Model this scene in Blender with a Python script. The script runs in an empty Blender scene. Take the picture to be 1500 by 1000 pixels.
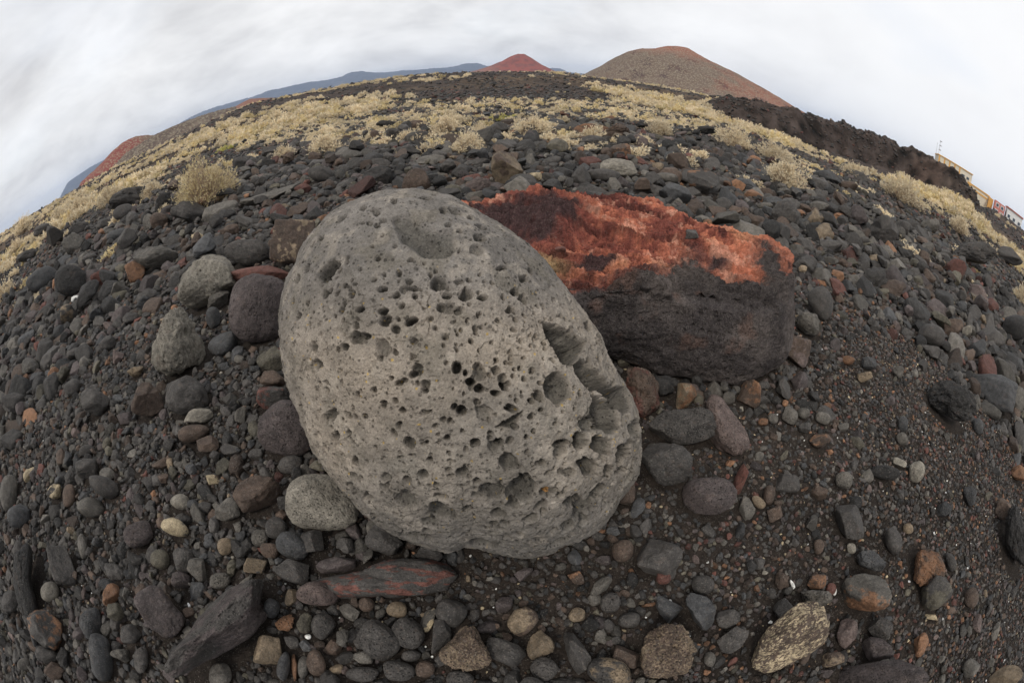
import bpy, math, random
import numpy as np
from mathutils import Vector, Matrix

# ------------------------------------------------------------------ camera, sky, sun, exposure
sc = bpy.context.scene
COL = sc.collection
CAM_H, PITCH, FR = 1.2, math.radians(36.5), 1250.0     # fisheye: r = FR*sin(theta/2), photo pixels (1500 wide)
cd = bpy.data.cameras.new("camera")
cd.type = 'PANO'
cd.panorama_type = 'FISHEYE_EQUISOLID'
cd.fisheye_lens = 15.0
cd.fisheye_fov = math.radians(200)
cd.sensor_fit = 'HORIZONTAL'
cd.sensor_width = 36.0
cd.sensor_height = 24.0
cd.clip_start = 0.02
cd.clip_end = 40000
cam = bpy.data.objects.new("camera", cd)
cam.location = (0, 0, CAM_H)
cam.rotation_euler = (math.pi/2 - PITCH, 0, 0)
COL.objects.link(cam)
sc.camera = cam

SUN_EL, SUN_AZ = math.radians(52), math.radians(-150)   # azimuth from +Y, clockwise
w = bpy.data.worlds.new("World"); sc.world = w; w.use_nodes = True
nt = w.node_tree; nt.nodes.clear()
N = nt.nodes.new; L = nt.links.new
out = N('ShaderNodeOutputWorld'); bg = N('ShaderNodeBackground'); L(bg.outputs[0], out.inputs[0])
sky = N('ShaderNodeTexSky'); sky.sky_type = 'NISHITA'; sky.sun_disc = False
sky.sun_elevation = SUN_EL; sky.sun_rotation = SUN_AZ
tc = N('ShaderNodeTexCoord')
sep = N('ShaderNodeSeparateXYZ'); L(tc.outputs['Generated'], sep.inputs[0])
# cloud deck seen in perspective: direction divided by its height
dv = N('ShaderNodeMath'); dv.operation = 'MAXIMUM'; L(sep.outputs['Z'], dv.inputs[0]); dv.inputs[1].default_value = 0.0
ad = N('ShaderNodeMath'); ad.operation = 'ADD'; L(dv.outputs[0], ad.inputs[0]); ad.inputs[1].default_value = 0.38
dx = N('ShaderNodeMath'); dx.operation = 'DIVIDE'; L(sep.outputs['X'], dx.inputs[0]); L(ad.outputs[0], dx.inputs[1])
dy = N('ShaderNodeMath'); dy.operation = 'DIVIDE'; L(sep.outputs['Y'], dy.inputs[0]); L(ad.outputs[0], dy.inputs[1])
cmb = N('ShaderNodeCombineXYZ'); L(dx.outputs[0], cmb.inputs[0]); L(dy.outputs[0], cmb.inputs[1])
n1 = N('ShaderNodeTexNoise'); n1.inputs['Scale'].default_value = 1.9; n1.inputs['Detail'].default_value = 9
n1.inputs['Roughness'].default_value = 0.56; n1.inputs['Distortion'].default_value = 0.2; L(cmb.outputs[0], n1.inputs['Vector'])
cr = N('ShaderNodeValToRGB'); L(n1.outputs['Fac'], cr.inputs[0])
e = cr.color_ramp.elements
e[0].position = 0.30; e[0].color = (0.60, 0.60, 0.615, 1)
e[1].position = 0.66; e[1].color = (0.95, 0.95, 0.955, 1)
m_ = cr.color_ramp.elements.new(0.48); m_.color = (0.80, 0.802, 0.81, 1)
# brighter and thinner cloud towards the right (east) and low on the left
rt = N('ShaderNodeMapRange'); L(sep.outputs['X'], rt.inputs[0])
rt.inputs[1].default_value = 0.0; rt.inputs[2].default_value = 0.75
rt.inputs[3].default_value = 0.0; rt.inputs[4].default_value = 0.85
mx = N('ShaderNodeMix'); mx.data_type = 'RGBA'; L(rt.outputs[0], mx.inputs['Factor'])
L(cr.outputs[0], mx.inputs['A']); mx.inputs['B'].default_value = (0.93, 0.935, 0.95, 1)
# gaps of pale blue low over the land
n2 = N('ShaderNodeTexNoise'); n2.inputs['Scale'].default_value = 0.9; n2.inputs['Detail'].default_value = 5; L(cmb.outputs[0], n2.inputs['Vector'])
gp = N('ShaderNodeMapRange'); L(n2.outputs['Fac'], gp.inputs[0]); gp.inputs[1].default_value = 0.52; gp.inputs[2].default_value = 0.75
gp.inputs[3].default_value = 0.0; gp.inputs[4].default_value = 0.22
sk = N('ShaderNodeMix'); sk.data_type = 'RGBA'; sk.blend_type = 'MULTIPLY'; sk.inputs['Factor'].default_value = 1.0
L(sky.outputs[0], sk.inputs['A']); sk.inputs['B'].default_value = (0.15, 0.15, 0.15, 1)
mg = N('ShaderNodeMix'); mg.data_type = 'RGBA'; L(gp.outputs[0], mg.inputs['Factor']); L(mx.outputs['Result'], mg.inputs['A']); L(sk.outputs['Result'], mg.inputs['B'])
L(mg.outputs['Result'], bg.inputs[0]); bg.inputs[1].default_value = 1.0
w.cycles.sampling_method = 'MANUAL'; w.cycles.sample_map_resolution = 512

sd = bpy.data.lights.new("sun", 'SUN'); sd.energy = 1.5; sd.angle = math.radians(10); sd.color = (1.0, 0.93, 0.83)
so = bpy.data.objects.new("sun", sd); COL.objects.link(so)
sdir = Vector((math.sin(SUN_AZ)*math.cos(SUN_EL), math.cos(SUN_AZ)*math.cos(SUN_EL), math.sin(SUN_EL)))
so.rotation_euler = sdir.to_track_quat('Z', 'Y').to_euler()
vs = sc.view_settings; vs.view_transform = 'Standard'; vs.look = 'None'; vs.gamma = 1.0; vs.exposure = 0.14; vs.use_curve_mapping = False
sc.cycles.max_bounces = 5; sc.cycles.diffuse_bounces = 2; sc.cycles.glossy_bounces = 2; sc.cycles.transmission_bounces = 2
sc.cycles.transparent_max_bounces = 4; sc.cycles.volume_bounces = 0
sc.cycles.use_adaptive_sampling = True; sc.cycles.adaptive_threshold = 0.02
sc.cycles.use_denoising = True

# ------------------------------------------------------------------ projection helpers (only to read positions off the photograph)
def ray(x, y):
    x = np.asarray(x, float); y = np.asarray(y, float)
    dx = x-750; dy = 500-y; r = np.hypot(dx, dy)+1e-9
    t = 2*np.arcsin(np.minimum(1, r/FR)); s = np.sin(t)
    X = s*dx/r; U = s*dy/r; F = np.cos(t)
    return np.stack([X, F*math.cos(PITCH)+U*math.sin(PITCH), U*math.cos(PITCH)-F*math.sin(PITCH)], -1)
def proj(P):
    P = np.asarray(P, float); X = P[..., 0]; Y = P[..., 1]; Z = P[..., 2]-CAM_H
    F = Y*math.cos(PITCH)-Z*math.sin(PITCH); U = Y*math.sin(PITCH)+Z*math.cos(PITCH)
    l = np.sqrt(X*X+F*F+U*U)+1e-12; t = np.arccos(np.clip(F/l, -1, 1)); r = FR*np.sin(t/2)
    q = np.hypot(X, U)+1e-12
    return 750+r*X/q, 500-r*U/q
def azel(pts):
    d = ray([p[0] for p in pts], [p[1] for p in pts])
    return np.degrees(np.arctan2(d[:, 0], d[:, 1])), np.degrees(np.arcsin(d[:, 2]))

# ------------------------------------------------------------------ numpy noise
def _h(ix, iy, iz, seed):
    h = (ix.astype(np.uint32)*np.uint32(374761393) + iy.astype(np.uint32)*np.uint32(668265263)
         + iz.astype(np.uint32)*np.uint32(2246822519) + np.uint32((seed*3266489917) & 0xffffffff))
    h = (h ^ (h >> np.uint32(13)))*np.uint32(1274126177)
    h = (h ^ (h >> np.uint32(15)))*np.uint32(2246822519)
    return (h ^ (h >> np.uint32(16))).astype(np.float32)/np.float32(4294967296.0)
def vnoise(P, seed=0):
    P = np.asarray(P, np.float32); f = np.floor(P); i = f.astype(np.int64); t = P-f; t = t*t*t*(t*(t*6-15)+10)
    x, y, z = i[..., 0], i[..., 1], i[..., 2]; tx, ty, tz = t[..., 0], t[..., 1], t[..., 2]
    def g(a, b, c): return _h(x+a, y+b, z+c, seed)
    c00 = g(0,0,0)*(1-tx)+g(1,0,0)*tx; c10 = g(0,1,0)*(1-tx)+g(1,1,0)*tx
    c01 = g(0,0,1)*(1-tx)+g(1,0,1)*tx; c11 = g(0,1,1)*(1-tx)+g(1,1,1)*tx
    return ((c00*(1-ty)+c10*ty)*(1-tz)+(c01*(1-ty)+c11*ty)*tz)*2-1
_R = np.array([[0.36, 0.48, -0.8], [-0.8, 0.6, 0.0], [0.48, 0.64, 0.6]], np.float32)
def fbm(P, octv=4, seed=0, gain=0.5, ridged=False):
    P = np.asarray(P, np.float32); a = 1.0; s = 0; tot = 0
    for o in range(octv):
        v = vnoise(P, seed+o*17)
        s = s + a*((1-2*np.abs(v)) if ridged else v); tot += a; a *= gain; P = P @ _R.T*2.03+3.1
    return s/tot
def pits(P, cell, prob, rmin, rmax, seed, pw=2.0, squash=None):
    """bowl-shaped vesicles: depth (same unit as P) of spherical bubbles scattered on a jittered grid; prob may be an array"""
    Q = np.asarray(P, np.float32)/cell; f = np.floor(Q); i = f.astype(np.int64); best = np.zeros(Q.shape[0], np.float32)
    for a in (-1, 0, 1):
        for b in (-1, 0, 1):
            for c in (-1, 0, 1):
                x, y, z = i[:, 0]+a, i[:, 1]+b, i[:, 2]+c
                on = _h(x, y, z, seed+9) < prob
                cx = x+_h(x, y, z, seed+1); cy = y+_h(x, y, z, seed+2); cz = z+_h(x, y, z, seed+3)
                r = rmin+(rmax-rmin)*_h(x, y, z, seed+4)**pw
                d2 = ((Q[:, 0]-cx)**2+(Q[:, 1]-cy)**2+(Q[:, 2]-cz)**2)/(r*r)
                v = np.where(on & (d2 < 1), r*np.sqrt(np.maximum(1-d2, 0)), 0)
                best = np.maximum(best, v.astype(np.float32))
    return best*cell
def sstep(a, b, x):
    t = np.clip((x-a)/(b-a), 0, 1); return t*t*(3-2*t)

# ------------------------------------------------------------------ mesh helpers
def new_mesh(name, V, F, mat=None, col=None, smooth=True):
    V = np.asarray(V, np.float32); F = np.asarray(F, np.int32); k = F.shape[1]
    me = bpy.data.meshes.new(name)
    me.vertices.add(len(V)); me.vertices.foreach_set('co', V.ravel())
    me.loops.add(F.size); me.loops.foreach_set('vertex_index', F.ravel())
    me.polygons.add(len(F)); me.polygons.foreach_set('loop_start', np.arange(0, F.size, k, dtype=np.int32))
    me.polygons.foreach_set('use_smooth', np.full(len(F), smooth))
    me.update(calc_edges=True)
    if col is not None:
        a = me.color_attributes.new('Col', 'FLOAT_COLOR', 'POINT')
        c = np.ones((len(V), 4), np.float32); c[:, :3] = col; a.data.foreach_set('color', c.ravel())
    if mat: me.materials.append(mat)
    return me
def link(name, me, loc=(0, 0, 0), parent=None, **props):
    o = bpy.data.objects.new(name, me); o.location = loc; COL.objects.link(o)
    if parent: o.parent = parent
    for k, v in props.items(): o[k] = v
    return o
def boxes(name, mat, lst):
    """several boxes (centre, size) as one mesh"""
    V = []; F = []
    for (c, s) in lst:
        b = len(V)
        for dx in (-.5, .5):
            for dy in (-.5, .5):
                for dz in (-.5, .5): V.append((c[0]+dx*s[0], c[1]+dy*s[1], c[2]+dz*s[2]))
        F += [(b, b+1, b+3, b+2), (b+4, b+6, b+7, b+5), (b, b+4, b+5, b+1), (b+2, b+3, b+7, b+6), (b, b+2, b+6, b+4), (b+1, b+5, b+7, b+3)]
    return new_mesh(name, V, F, mat, smooth=False)
_ico = {}
def ico(n):
    if n in _ico: return _ico[n]
    if n == 0:
        t = (1+5**.5)/2
        V = np.array([(-1,t,0),(1,t,0),(-1,-t,0),(1,-t,0),(0,-1,t),(0,1,t),(0,-1,-t),(0,1,-t),(t,0,-1),(t,0,1),(-t,0,-1),(-t,0,1)], float)
        F = np.array([(0,11,5),(0,5,1),(0,1,7),(0,7,10),(0,10,11),(1,5,9),(5,11,4),(11,10,2),(10,7,6),(7,1,8),(3,9,4),(3,4,2),(3,2,6),(3,6,8),(3,8,9),(4,9,5),(2,4,11),(6,2,10),(8,6,7),(9,8,1)])
        V /= np.linalg.norm(V, axis=1)[:, None]
    else:
        V, F = ico(n-1); m = len(V)
        E = np.sort(np.concatenate([F[:, [0, 1]], F[:, [1, 2]], F[:, [2, 0]]]), axis=1)
        U, inv = np.unique(E, axis=0, return_inverse=True); inv = inv.ravel()
        M = V[U[:, 0]]+V[U[:, 1]]; M /= np.linalg.norm(M, axis=1)[:, None]; V = np.concatenate([V, M])
        n_ = len(F); ab, bc, ca = m+inv[:n_], m+inv[n_:2*n_], m+inv[2*n_:]
        F = np.concatenate([np.stack([F[:, 0], ab, ca], 1), np.stack([F[:, 1], bc, ab], 1), np.stack([F[:, 2], ca, bc], 1), np.stack([ab, bc, ca], 1)])
    _ico[n] = (V, F); return V, F
def vnormals(V, F):
    n = np.cross(V[F[:, 1]]-V[F[:, 0]], V[F[:, 2]]-V[F[:, 0]]); out = np.zeros_like(V)
    for k in range(F.shape[1]):
        for a in range(3): out[:, a] += np.bincount(F[:, k], n[:, a], len(V))
    return out/(np.linalg.norm(out, axis=1)[:, None]+1e-12)

# ------------------------------------------------------------------ materials
def rock_material(name, source='mesh', scale=1.0, rough=0.88, pit=0.5, spec=0.28, grain=1.0, pores=0.0, porescale=70, var=1.0):
    m = bpy.data.materials.new(name); m.use_nodes = True; t = m.node_tree; n = t.nodes.new; l = t.links.new
    b = t.nodes['Principled BSDF']; b.inputs['Roughness'].default_value = rough; b.inputs['Specular IOR Level'].default_value = spec
    at = n('ShaderNodeAttribute'); at.attribute_name = 'tint' if source == 'inst' else 'Col'
    at.attribute_type = 'INSTANCER' if source == 'inst' else 'GEOMETRY'
    g = n('ShaderNodeNewGeometry')
    def noise(s, d=5, r=0.6):
        x = n('ShaderNodeTexNoise'); x.inputs['Scale'].default_value = s*scale; x.inputs['Detail'].default_value = d
        x.inputs['Roughness'].default_value = r; l(g.outputs['Position'], x.inputs['Vector']); return x
    def rng(src, a, b_, c, d):
        x = n('ShaderNodeMapRange'); l(src, x.inputs[0])
        for k, v in enumerate((a, b_, c, d)): x.inputs[k+1].default_value = v
        return x.outputs[0]
    def mul(a, fac):
        x = n('ShaderNodeVectorMath'); x.operation = 'SCALE'; l(a, x.inputs[0]); l(fac, x.inputs['Scale']); return x.outputs[0]
    a1 = noise(28, 6, 0.65); a2 = noise(240, 3, 0.7)
    c = mul(at.outputs['Color'], rng(a1.outputs['Fac'], 0.3, 0.7, 1-.40*var, 1+.44*var))
    c = mul(c, rng(a2.outputs['Fac'], 0.3, 0.7, 1-.40*var, 1+.44*var))
    # fine mineral flecks, paler than the rock
    v = n('ShaderNodeTexVoronoi'); v.inputs['Scale'].default_value = 330*scale; l(g.outputs['Position'], v.inputs['Vector'])
    vc = n('ShaderNodeSeparateColor'); l(v.outputs['Color'], vc.inputs[0])
    fl = rng(vc.outputs[0], 0.94, 0.95, 0.0, 0.35)
    mx = n('ShaderNodeMix'); mx.data_type = 'RGBA'; l(fl, mx.inputs['Factor']); l(c, mx.inputs['A']); mx.inputs['B'].default_value = (0.20, 0.185, 0.16, 1)
    l(mx.outputs['Result'], b.inputs['Base Color'])
    # open gas bubbles: inner shade painted into the colour, and sunk below the skin
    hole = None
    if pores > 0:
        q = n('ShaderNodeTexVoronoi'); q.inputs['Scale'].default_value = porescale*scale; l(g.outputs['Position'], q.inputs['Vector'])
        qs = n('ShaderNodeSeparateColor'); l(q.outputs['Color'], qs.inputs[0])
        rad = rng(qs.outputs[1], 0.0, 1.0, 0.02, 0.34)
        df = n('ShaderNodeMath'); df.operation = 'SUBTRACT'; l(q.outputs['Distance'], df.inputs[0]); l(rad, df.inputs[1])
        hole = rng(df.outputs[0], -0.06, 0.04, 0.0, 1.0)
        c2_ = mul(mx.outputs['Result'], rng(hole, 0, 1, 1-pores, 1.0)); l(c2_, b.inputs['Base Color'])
    # relief: grain + small gas bubbles
    p = n('ShaderNodeTexVoronoi'); p.inputs['Scale'].default_value = 150*scale; l(g.outputs['Position'], p.inputs['Vector'])
    pd = rng(p.outputs['Distance'], 0.12, 0.36, 0.0, 1.0)
    a3 = noise(90, 6, 0.7)
    ad = n('ShaderNodeMath'); ad.operation = 'MULTIPLY_ADD'; l(pd, ad.inputs[0]); ad.inputs[1].default_value = pit; l(a3.outputs['Fac'], ad.inputs[2])
    if hole:
        hb_ = n('ShaderNodeMath'); hb_.operation = 'MULTIPLY_ADD'; l(hole, hb_.inputs[0]); hb_.inputs[1].default_value = 1.1; l(ad.outputs[0], hb_.inputs[2]); ad = hb_
    bp = n('ShaderNodeBump'); bp.inputs['Strength'].default_value = 0.75*grain; bp.inputs['Distance'].default_value = 0.006/scale
    l(ad.outputs[0], bp.inputs['Height']); l(bp.outputs[0], b.inputs['Normal'])
    return m
def plain(name, col, rough=0.8, var=0.25, sc_=3.0, bump=0.0):
    m = bpy.data.materials.new(name); m.use_nodes = True; t = m.node_tree; n = t.nodes.new; l = t.links.new
    b = t.nodes['Principled BSDF']; b.inputs['Roughness'].default_value = rough; b.inputs['Specular IOR Level'].default_value = 0.2
    x = n('ShaderNodeTexNoise'); x.inputs['Scale'].default_value = sc_; x.inputs['Detail'].default_value = 4
    g = n('ShaderNodeNewGeometry'); l(g.outputs['Position'], x.inputs['Vector'])
    r = n('ShaderNodeMapRange'); l(x.outputs['Fac'], r.inputs[0]); r.inputs[1].default_value = .3; r.inputs[2].default_value = .7
    r.inputs[3].default_value = 1-var; r.inputs[4].default_value = 1+var
    v = n('ShaderNodeVectorMath'); v.operation = 'SCALE'; v.inputs[0].default_value = col[:3]; l(r.outputs[0], v.inputs['Scale']); l(v.outputs[0], b.inputs['Base Color'])
    if bump:
        bp = n('ShaderNodeBump'); bp.inputs['Strength'].default_value = bump; bp.inputs['Distance'].default_value = .02; l(x.outputs['Fac'], bp.inputs['Height']); l(bp.outputs[0], b.inputs['Normal'])
    return m
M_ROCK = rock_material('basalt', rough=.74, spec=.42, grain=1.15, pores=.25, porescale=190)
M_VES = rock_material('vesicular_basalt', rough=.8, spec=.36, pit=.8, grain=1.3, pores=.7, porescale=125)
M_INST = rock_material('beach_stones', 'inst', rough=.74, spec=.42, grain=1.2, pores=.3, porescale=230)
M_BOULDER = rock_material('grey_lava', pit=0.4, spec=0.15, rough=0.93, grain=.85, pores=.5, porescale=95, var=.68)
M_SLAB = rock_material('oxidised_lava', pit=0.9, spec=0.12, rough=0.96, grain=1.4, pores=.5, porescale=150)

# ------------------------------------------------------------------ terrain
sk_az, sk_el = azel([(0,345),(100,285),(160,250),(230,218),(300,183),(367,153),(480,130),(600,111),(700,107),(815,107),(900,118),(1000,133),
                     (1067,143),(1187,170),(1207,177),(1283,200),(1367,232),(1400,253),(1440,297),(1460,312),(1500,338)])
cb_az, cb_el = azel([(1017,150),(1050,173),(1127,197),(1200,220),(1267,240),(1333,260),(1400,287),(1440,303)])
def bluff_w(az): return sstep(22.5, 29, az)*(1-sstep(62.5, 66.5, az))
def ground_z(x, y, detail=True):
    x = np.asarray(x, float); y = np.asarray(y, float)
    rho = np.hypot(x, y); az = np.degrees(np.arctan2(x, y))
    E = np.tan(np.radians(np.interp(az, sk_az, sk_el)))
    zc = CAM_H+90*E
    z1 = zc*np.clip((rho-18)/72, 0, 1)**0.9
    z1 = np.where(rho > 90, zc-np.minimum((rho-90)*0.045, 14), z1)
    w = bluff_w(az); rc = 27+2.5*np.sin(np.radians(az)*9)
    zb = CAM_H+rc*np.tan(np.radians(np.interp(az, cb_az, cb_el))); zb = np.minimum(zb, CAM_H+rc*E-0.05)
    zt = CAM_H+(rc+3)*E
    z2 = np.where(rho < rc, zb*np.clip((rho-12)/(rc-12), 0, 1), zb+(zt-zb)*sstep(0, 1, (rho-rc)/2.6))
    z2 = np.where(rho > rc+2.6, zt-np.minimum((rho-rc-3)*0.02, 12), z2)
    z = z1*(1-w)+z2*w
    if detail:
        P = np.stack([x, y, np.zeros_like(x)], -1)
        near = sstep(1.5, 5, rho)
        far = sstep(16, 40, rho)*(1-sstep(200, 500, rho))
        z = z+0.012*fbm(P*1.3, 3, 5)+near*0.05*fbm(P*0.45, 3, 8)*(1-far*0.5)
        amp = far*(0.42+0.3*fbm(P*0.05, 2, 3))
        z = z+amp*fbm(P*0.45, 5, 21, 0.58)
        face = w*sstep(rc-1, rc+.5, rho)*(1-sstep(rc+3, rc+6, rho))
        z = z+face*(0.50*fbm(P*1.0, 4, 44, 0.55)+.14*fbm(P*3.1, 3, 45))
    return z
def gz(x, y): return float(ground_z(np.array([x]), np.array([y]))[0])

import time as _t; _t0 = _t.time()
azs = np.radians(np.concatenate([np.linspace(-122, 122, 1250), np.linspace(122, 238, 40)[1:-1]]))
rhos = np.concatenate([np.geomspace(0.02, 3, 60), np.geomspace(3, 14, 90)[1:], np.geomspace(14, 24.5, 60)[1:], np.linspace(24.5, 33.5, 150)[1:], np.geomspace(33.5, 130, 200)[1:], np.geomspace(130, 7150, 50)[1:]])
A, Rr = np.meshgrid(azs, rhos)
X = np.sin(A)*Rr; Y = np.cos(A)*Rr; Z = ground_z(X, Y)
V = np.stack([X, Y, Z], -1).reshape(-1, 3)
na, nr = len(azs), len(rhos)
ii, jj = np.meshgrid(np.arange(na), np.arange(nr-1)); i2 = (ii+1) % na
F = np.stack([jj*na+ii, jj*na+i2, (jj+1)*na+i2, (jj+1)*na+ii], -1).reshape(-1, 4)
F = F[:, ::-1]
# real colours of the ground: dark sand near, brown-black lava beyond, rusty outcrops, straw litter under the shrub belt
rho = np.hypot(V[:, 0], V[:, 1]); az = np.degrees(np.arctan2(V[:, 0], V[:, 1]))
P = V*np.array([1, 1, 0])
nb = fbm(P*0.35, 4, 71); n3 = fbm(P*np.array([.08, .08, 0]), 4, 91); n4 = fbm(P*2.2, 3, 55)
colr = np.tile(np.array([0.027, 0.0215, 0.018]), (len(V), 1))
t = sstep(14, 24, rho)[:, None]
colr = colr*(1-t)+np.array([0.047, 0.036, 0.031])*t
t = (sstep(7.5, 10, rho)*(1-sstep(17, 21, rho))*sstep(-.1, .35, n4+nb*.6))[:, None]*0.6
colr = colr*(1-t)+np.array([0.23, 0.185, 0.105])*t
t = (sstep(20, 30, rho)*sstep(.05, .4, n3))[:, None]*0.5
colr = colr*(1-t)+np.array([0.125, 0.09, 0.058])*t
w_ = bluff_w(az); fc = w_*sstep(24, 27, rho)*(1-sstep(31, 36, rho))
t = (fc*sstep(.05, .4, fbm(P*.25+5, 3, 12)))[:, None]*.75
colr = colr*(1-fc[:, None]*.8)+fc[:, None]*.8*np.array([.040, .031, .028])
colr = colr*(1-t*.8)+np.array([0.050, 0.032, 0.025])*t*.8
nf = fbm(V*np.array([1.1, 1.1, 1.4]), 5, 57, .65)
colr *= (1+0.45*n4[:, None]+(sstep(14, 25, rho)*.9+fc*.9)[:, None]*nf[:, None])
M_GROUND = rock_material('dark_lava_sand', pit=0.6, rough=0.95, spec=0.15, grain=1.3)
link('ground', new_mesh('ground', V, F, M_GROUND, np.clip(colr, .008, 1)), kind='structure')
# ------------------------------------------------------------------ far hills: each its own mesh with real depth
def hill_material(name, base, dots, dscale, damount, side=None):
    m = bpy.data.materials.new(name); m.use_nodes = True; t = m.node_tree; n = t.nodes.new; l = t.links.new
    b = t.nodes['Principled BSDF']; b.inputs['Roughness'].default_value = 1.0; b.inputs['Specular IOR Level'].default_value = 0.05
    at = n('ShaderNodeAttribute'); at.attribute_name = 'Col'
    g = n('ShaderNodeNewGeometry')
    v = n('ShaderNodeTexVoronoi'); v.inputs['Scale'].default_value = dscale; l(g.outputs['Position'], v.inputs['Vector'])
    r = n('ShaderNodeMapRange'); l(v.outputs['Distance'], r.inputs[0]); r.inputs[1].default_value = .25; r.inputs[2].default_value = .5
    r.inputs[3].default_value = damount; r.inputs[4].default_value = 0
    mx = n('ShaderNodeMix'); mx.data_type = 'RGBA'; l(r.outputs[0], mx.inputs['Factor']); l(at.outputs['Color'], mx.inputs['A']); mx.inputs['B'].default_value = (*dots, 1)
    l(mx.outputs['Result'], b.inputs['Base Color']); return m
def cone_hill(name, px, D, depth, base, colf, mat, label=None, rough=.02, z0=-14.0):
    """px: skyline points (x, y in the photograph). The hill is a solid of revolution-like mound whose crest line has that outline."""
    a, el = azel(px)
    zs = CAM_H+D*np.tan(np.radians(el))
    a = np.concatenate([[a[0]-2.5], a, [a[-1]+2.5]]); zs = np.concatenate([[z0], zs, [z0]])
    k = int(np.argmax(zs)); a0 = a[k]; wl, wr = a0-a[0], a[-1]-a0
    n1, n2 = 260, 150
    U = np.linspace(-1, 1, n1); Q = np.linspace(-1, 1, n2); UU, QQ = np.meshgrid(U, Q)
    rr = np.minimum(1, np.hypot(UU, QQ)); sg = np.where(UU >= 0, 1, -1)
    # mix the two flanks smoothly across the crest direction
    th = (1+UU/(np.hypot(UU, QQ)+1e-9))/2; th = sstep(0, 1, th)
    zl = np.interp(a0-rr*wl, a, zs); zr = np.interp(a0+rr*wr, a, zs)
    Z = zl*(1-th)+zr*th
    AZ = np.radians(a0+np.where(UU >= 0, UU*wr, UU*wl)); R = D+QQ*depth
    X = np.sin(AZ)*R; Y = np.cos(AZ)*R
    P = np.stack([X, Y, Z], -1).reshape(-1, 3); H = zs.max()-z0
    nz = fbm(P*(6/H), 5, len(px)); edge = (1-sstep(.8, 1, rr)).reshape(-1)
    P[:, 2] += nz*H*rough*edge
    i, j = np.meshgrid(np.arange(n1-1), np.arange(n2-1)); q = j*n1+i
    F = np.stack([q, q+1, q+n1+1, q+n1], -1).reshape(-1, 4)
    col = colf(P, (P[:, 2]-z0)/H, UU.reshape(-1), nz)
    o = link(name, new_mesh(name, P, F, mat, np.clip(col, .005, 1)), kind='structure')
    if label: o['label'] = label
    return o
def ridge_hill(name, px, D, depth, colf, mat, z0, rough=.05, pad=1.5):
    a, el = azel(px); zs = CAM_H+D*np.tan(np.radians(el))
    aa = np.concatenate([[a[0]-pad], a, [a[-1]+pad]]); zz = np.concatenate([[z0], zs, [z0]])
    n1, n2 = 420, 60; AZ = np.linspace(aa[0], aa[-1], n1); Q = np.linspace(-1, 1, n2)
    AA, QQ = np.meshgrid(AZ, Q); h = np.interp(AA, aa, zz)-z0
    Z = z0+h*np.cos(QQ*math.pi/2)**1.3
    R = D+QQ*depth; X = np.sin(np.radians(AA))*R; Y = np.cos(np.radians(AA))*R
    P = np.stack([X, Y, Z], -1).reshape(-1, 3); H = h.max()
    nz = fbm(P*(5/H)*np.array([1, .5, 1]), 5, len(px)+3, ridged=True)
    P[:, 2] += nz*H*rough*np.cos(QQ*math.pi/2).reshape(-1)
    i, j = np.meshgrid(np.arange(n1-1), np.arange(n2-1)); q = j*n1+i
    F = np.stack([q, q+1, q+n1+1, q+n1], -1).reshape(-1, 4)
    col = colf(P, (P[:, 2]-z0)/H, AA.reshape(-1), nz)
    return link(name, new_mesh(name, P, F, mat, np.clip(col, .005, 1)), kind='structure')
c3 = lambda *v: np.array(v, float)
def lerp(a, b, t): t = np.asarray(t)[:, None]; return a*(1-t)+b*t
M_H1 = hill_material('cone_scree', None, (0.30, 0.27, 0.19), 0.42, 0.75)
M_H2 = hill_material('red_scoria', None, (0.24, 0.16, 0.12), 0.12, 0.15)
M_H3 = hill_material('far_range', None, (0.055, .06, .07), 0.008, 0.3)
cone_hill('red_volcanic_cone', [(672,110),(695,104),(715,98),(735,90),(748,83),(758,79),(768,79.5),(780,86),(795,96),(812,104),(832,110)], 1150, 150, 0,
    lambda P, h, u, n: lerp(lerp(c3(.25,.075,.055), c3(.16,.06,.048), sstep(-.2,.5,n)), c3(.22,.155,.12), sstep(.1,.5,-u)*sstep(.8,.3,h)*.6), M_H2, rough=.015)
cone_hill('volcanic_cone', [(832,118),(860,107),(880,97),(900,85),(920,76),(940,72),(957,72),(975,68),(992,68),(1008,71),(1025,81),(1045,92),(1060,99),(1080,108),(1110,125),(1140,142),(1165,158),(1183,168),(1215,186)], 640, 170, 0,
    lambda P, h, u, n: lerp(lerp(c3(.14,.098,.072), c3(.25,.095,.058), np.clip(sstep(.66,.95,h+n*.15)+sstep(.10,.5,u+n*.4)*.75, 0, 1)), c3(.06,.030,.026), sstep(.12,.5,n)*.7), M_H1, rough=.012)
cone_hill('red_crater_hill', [(118,268),(135,252),(150,238),(165,221),(180,208),(200,200),(218,198),(235,199),(252,205),(275,211)], 420, 60, 0,
    lambda P, h, u, n: lerp(c3(.20,.06,.048), c3(.15,.12,.085), sstep(.0,.6,u+n*.25)), M_H1, rough=.02, z0=-16)
ridge_hill('scrub_ridge', [(150,262),(185,225),(225,200),(250,188),(285,174),(320,163),(345,157)], 380, 90,
    lambda P, h, u, n: lerp(c3(.16,.125,.095), c3(.10,.072,.058), sstep(-.3,.4,n)), M_H1, -16)
cone_hill('low_red_hill', [(335,162),(352,152),(366,145),(378,144),(395,143.5),(415,144),(440,141)], 700, 80, 0,
    lambda P, h, u, n: lerp(c3(.22,.11,.075), c3(.14,.10,.07), sstep(0,.6,u)), M_H2, rough=.015, z0=-20)
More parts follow.
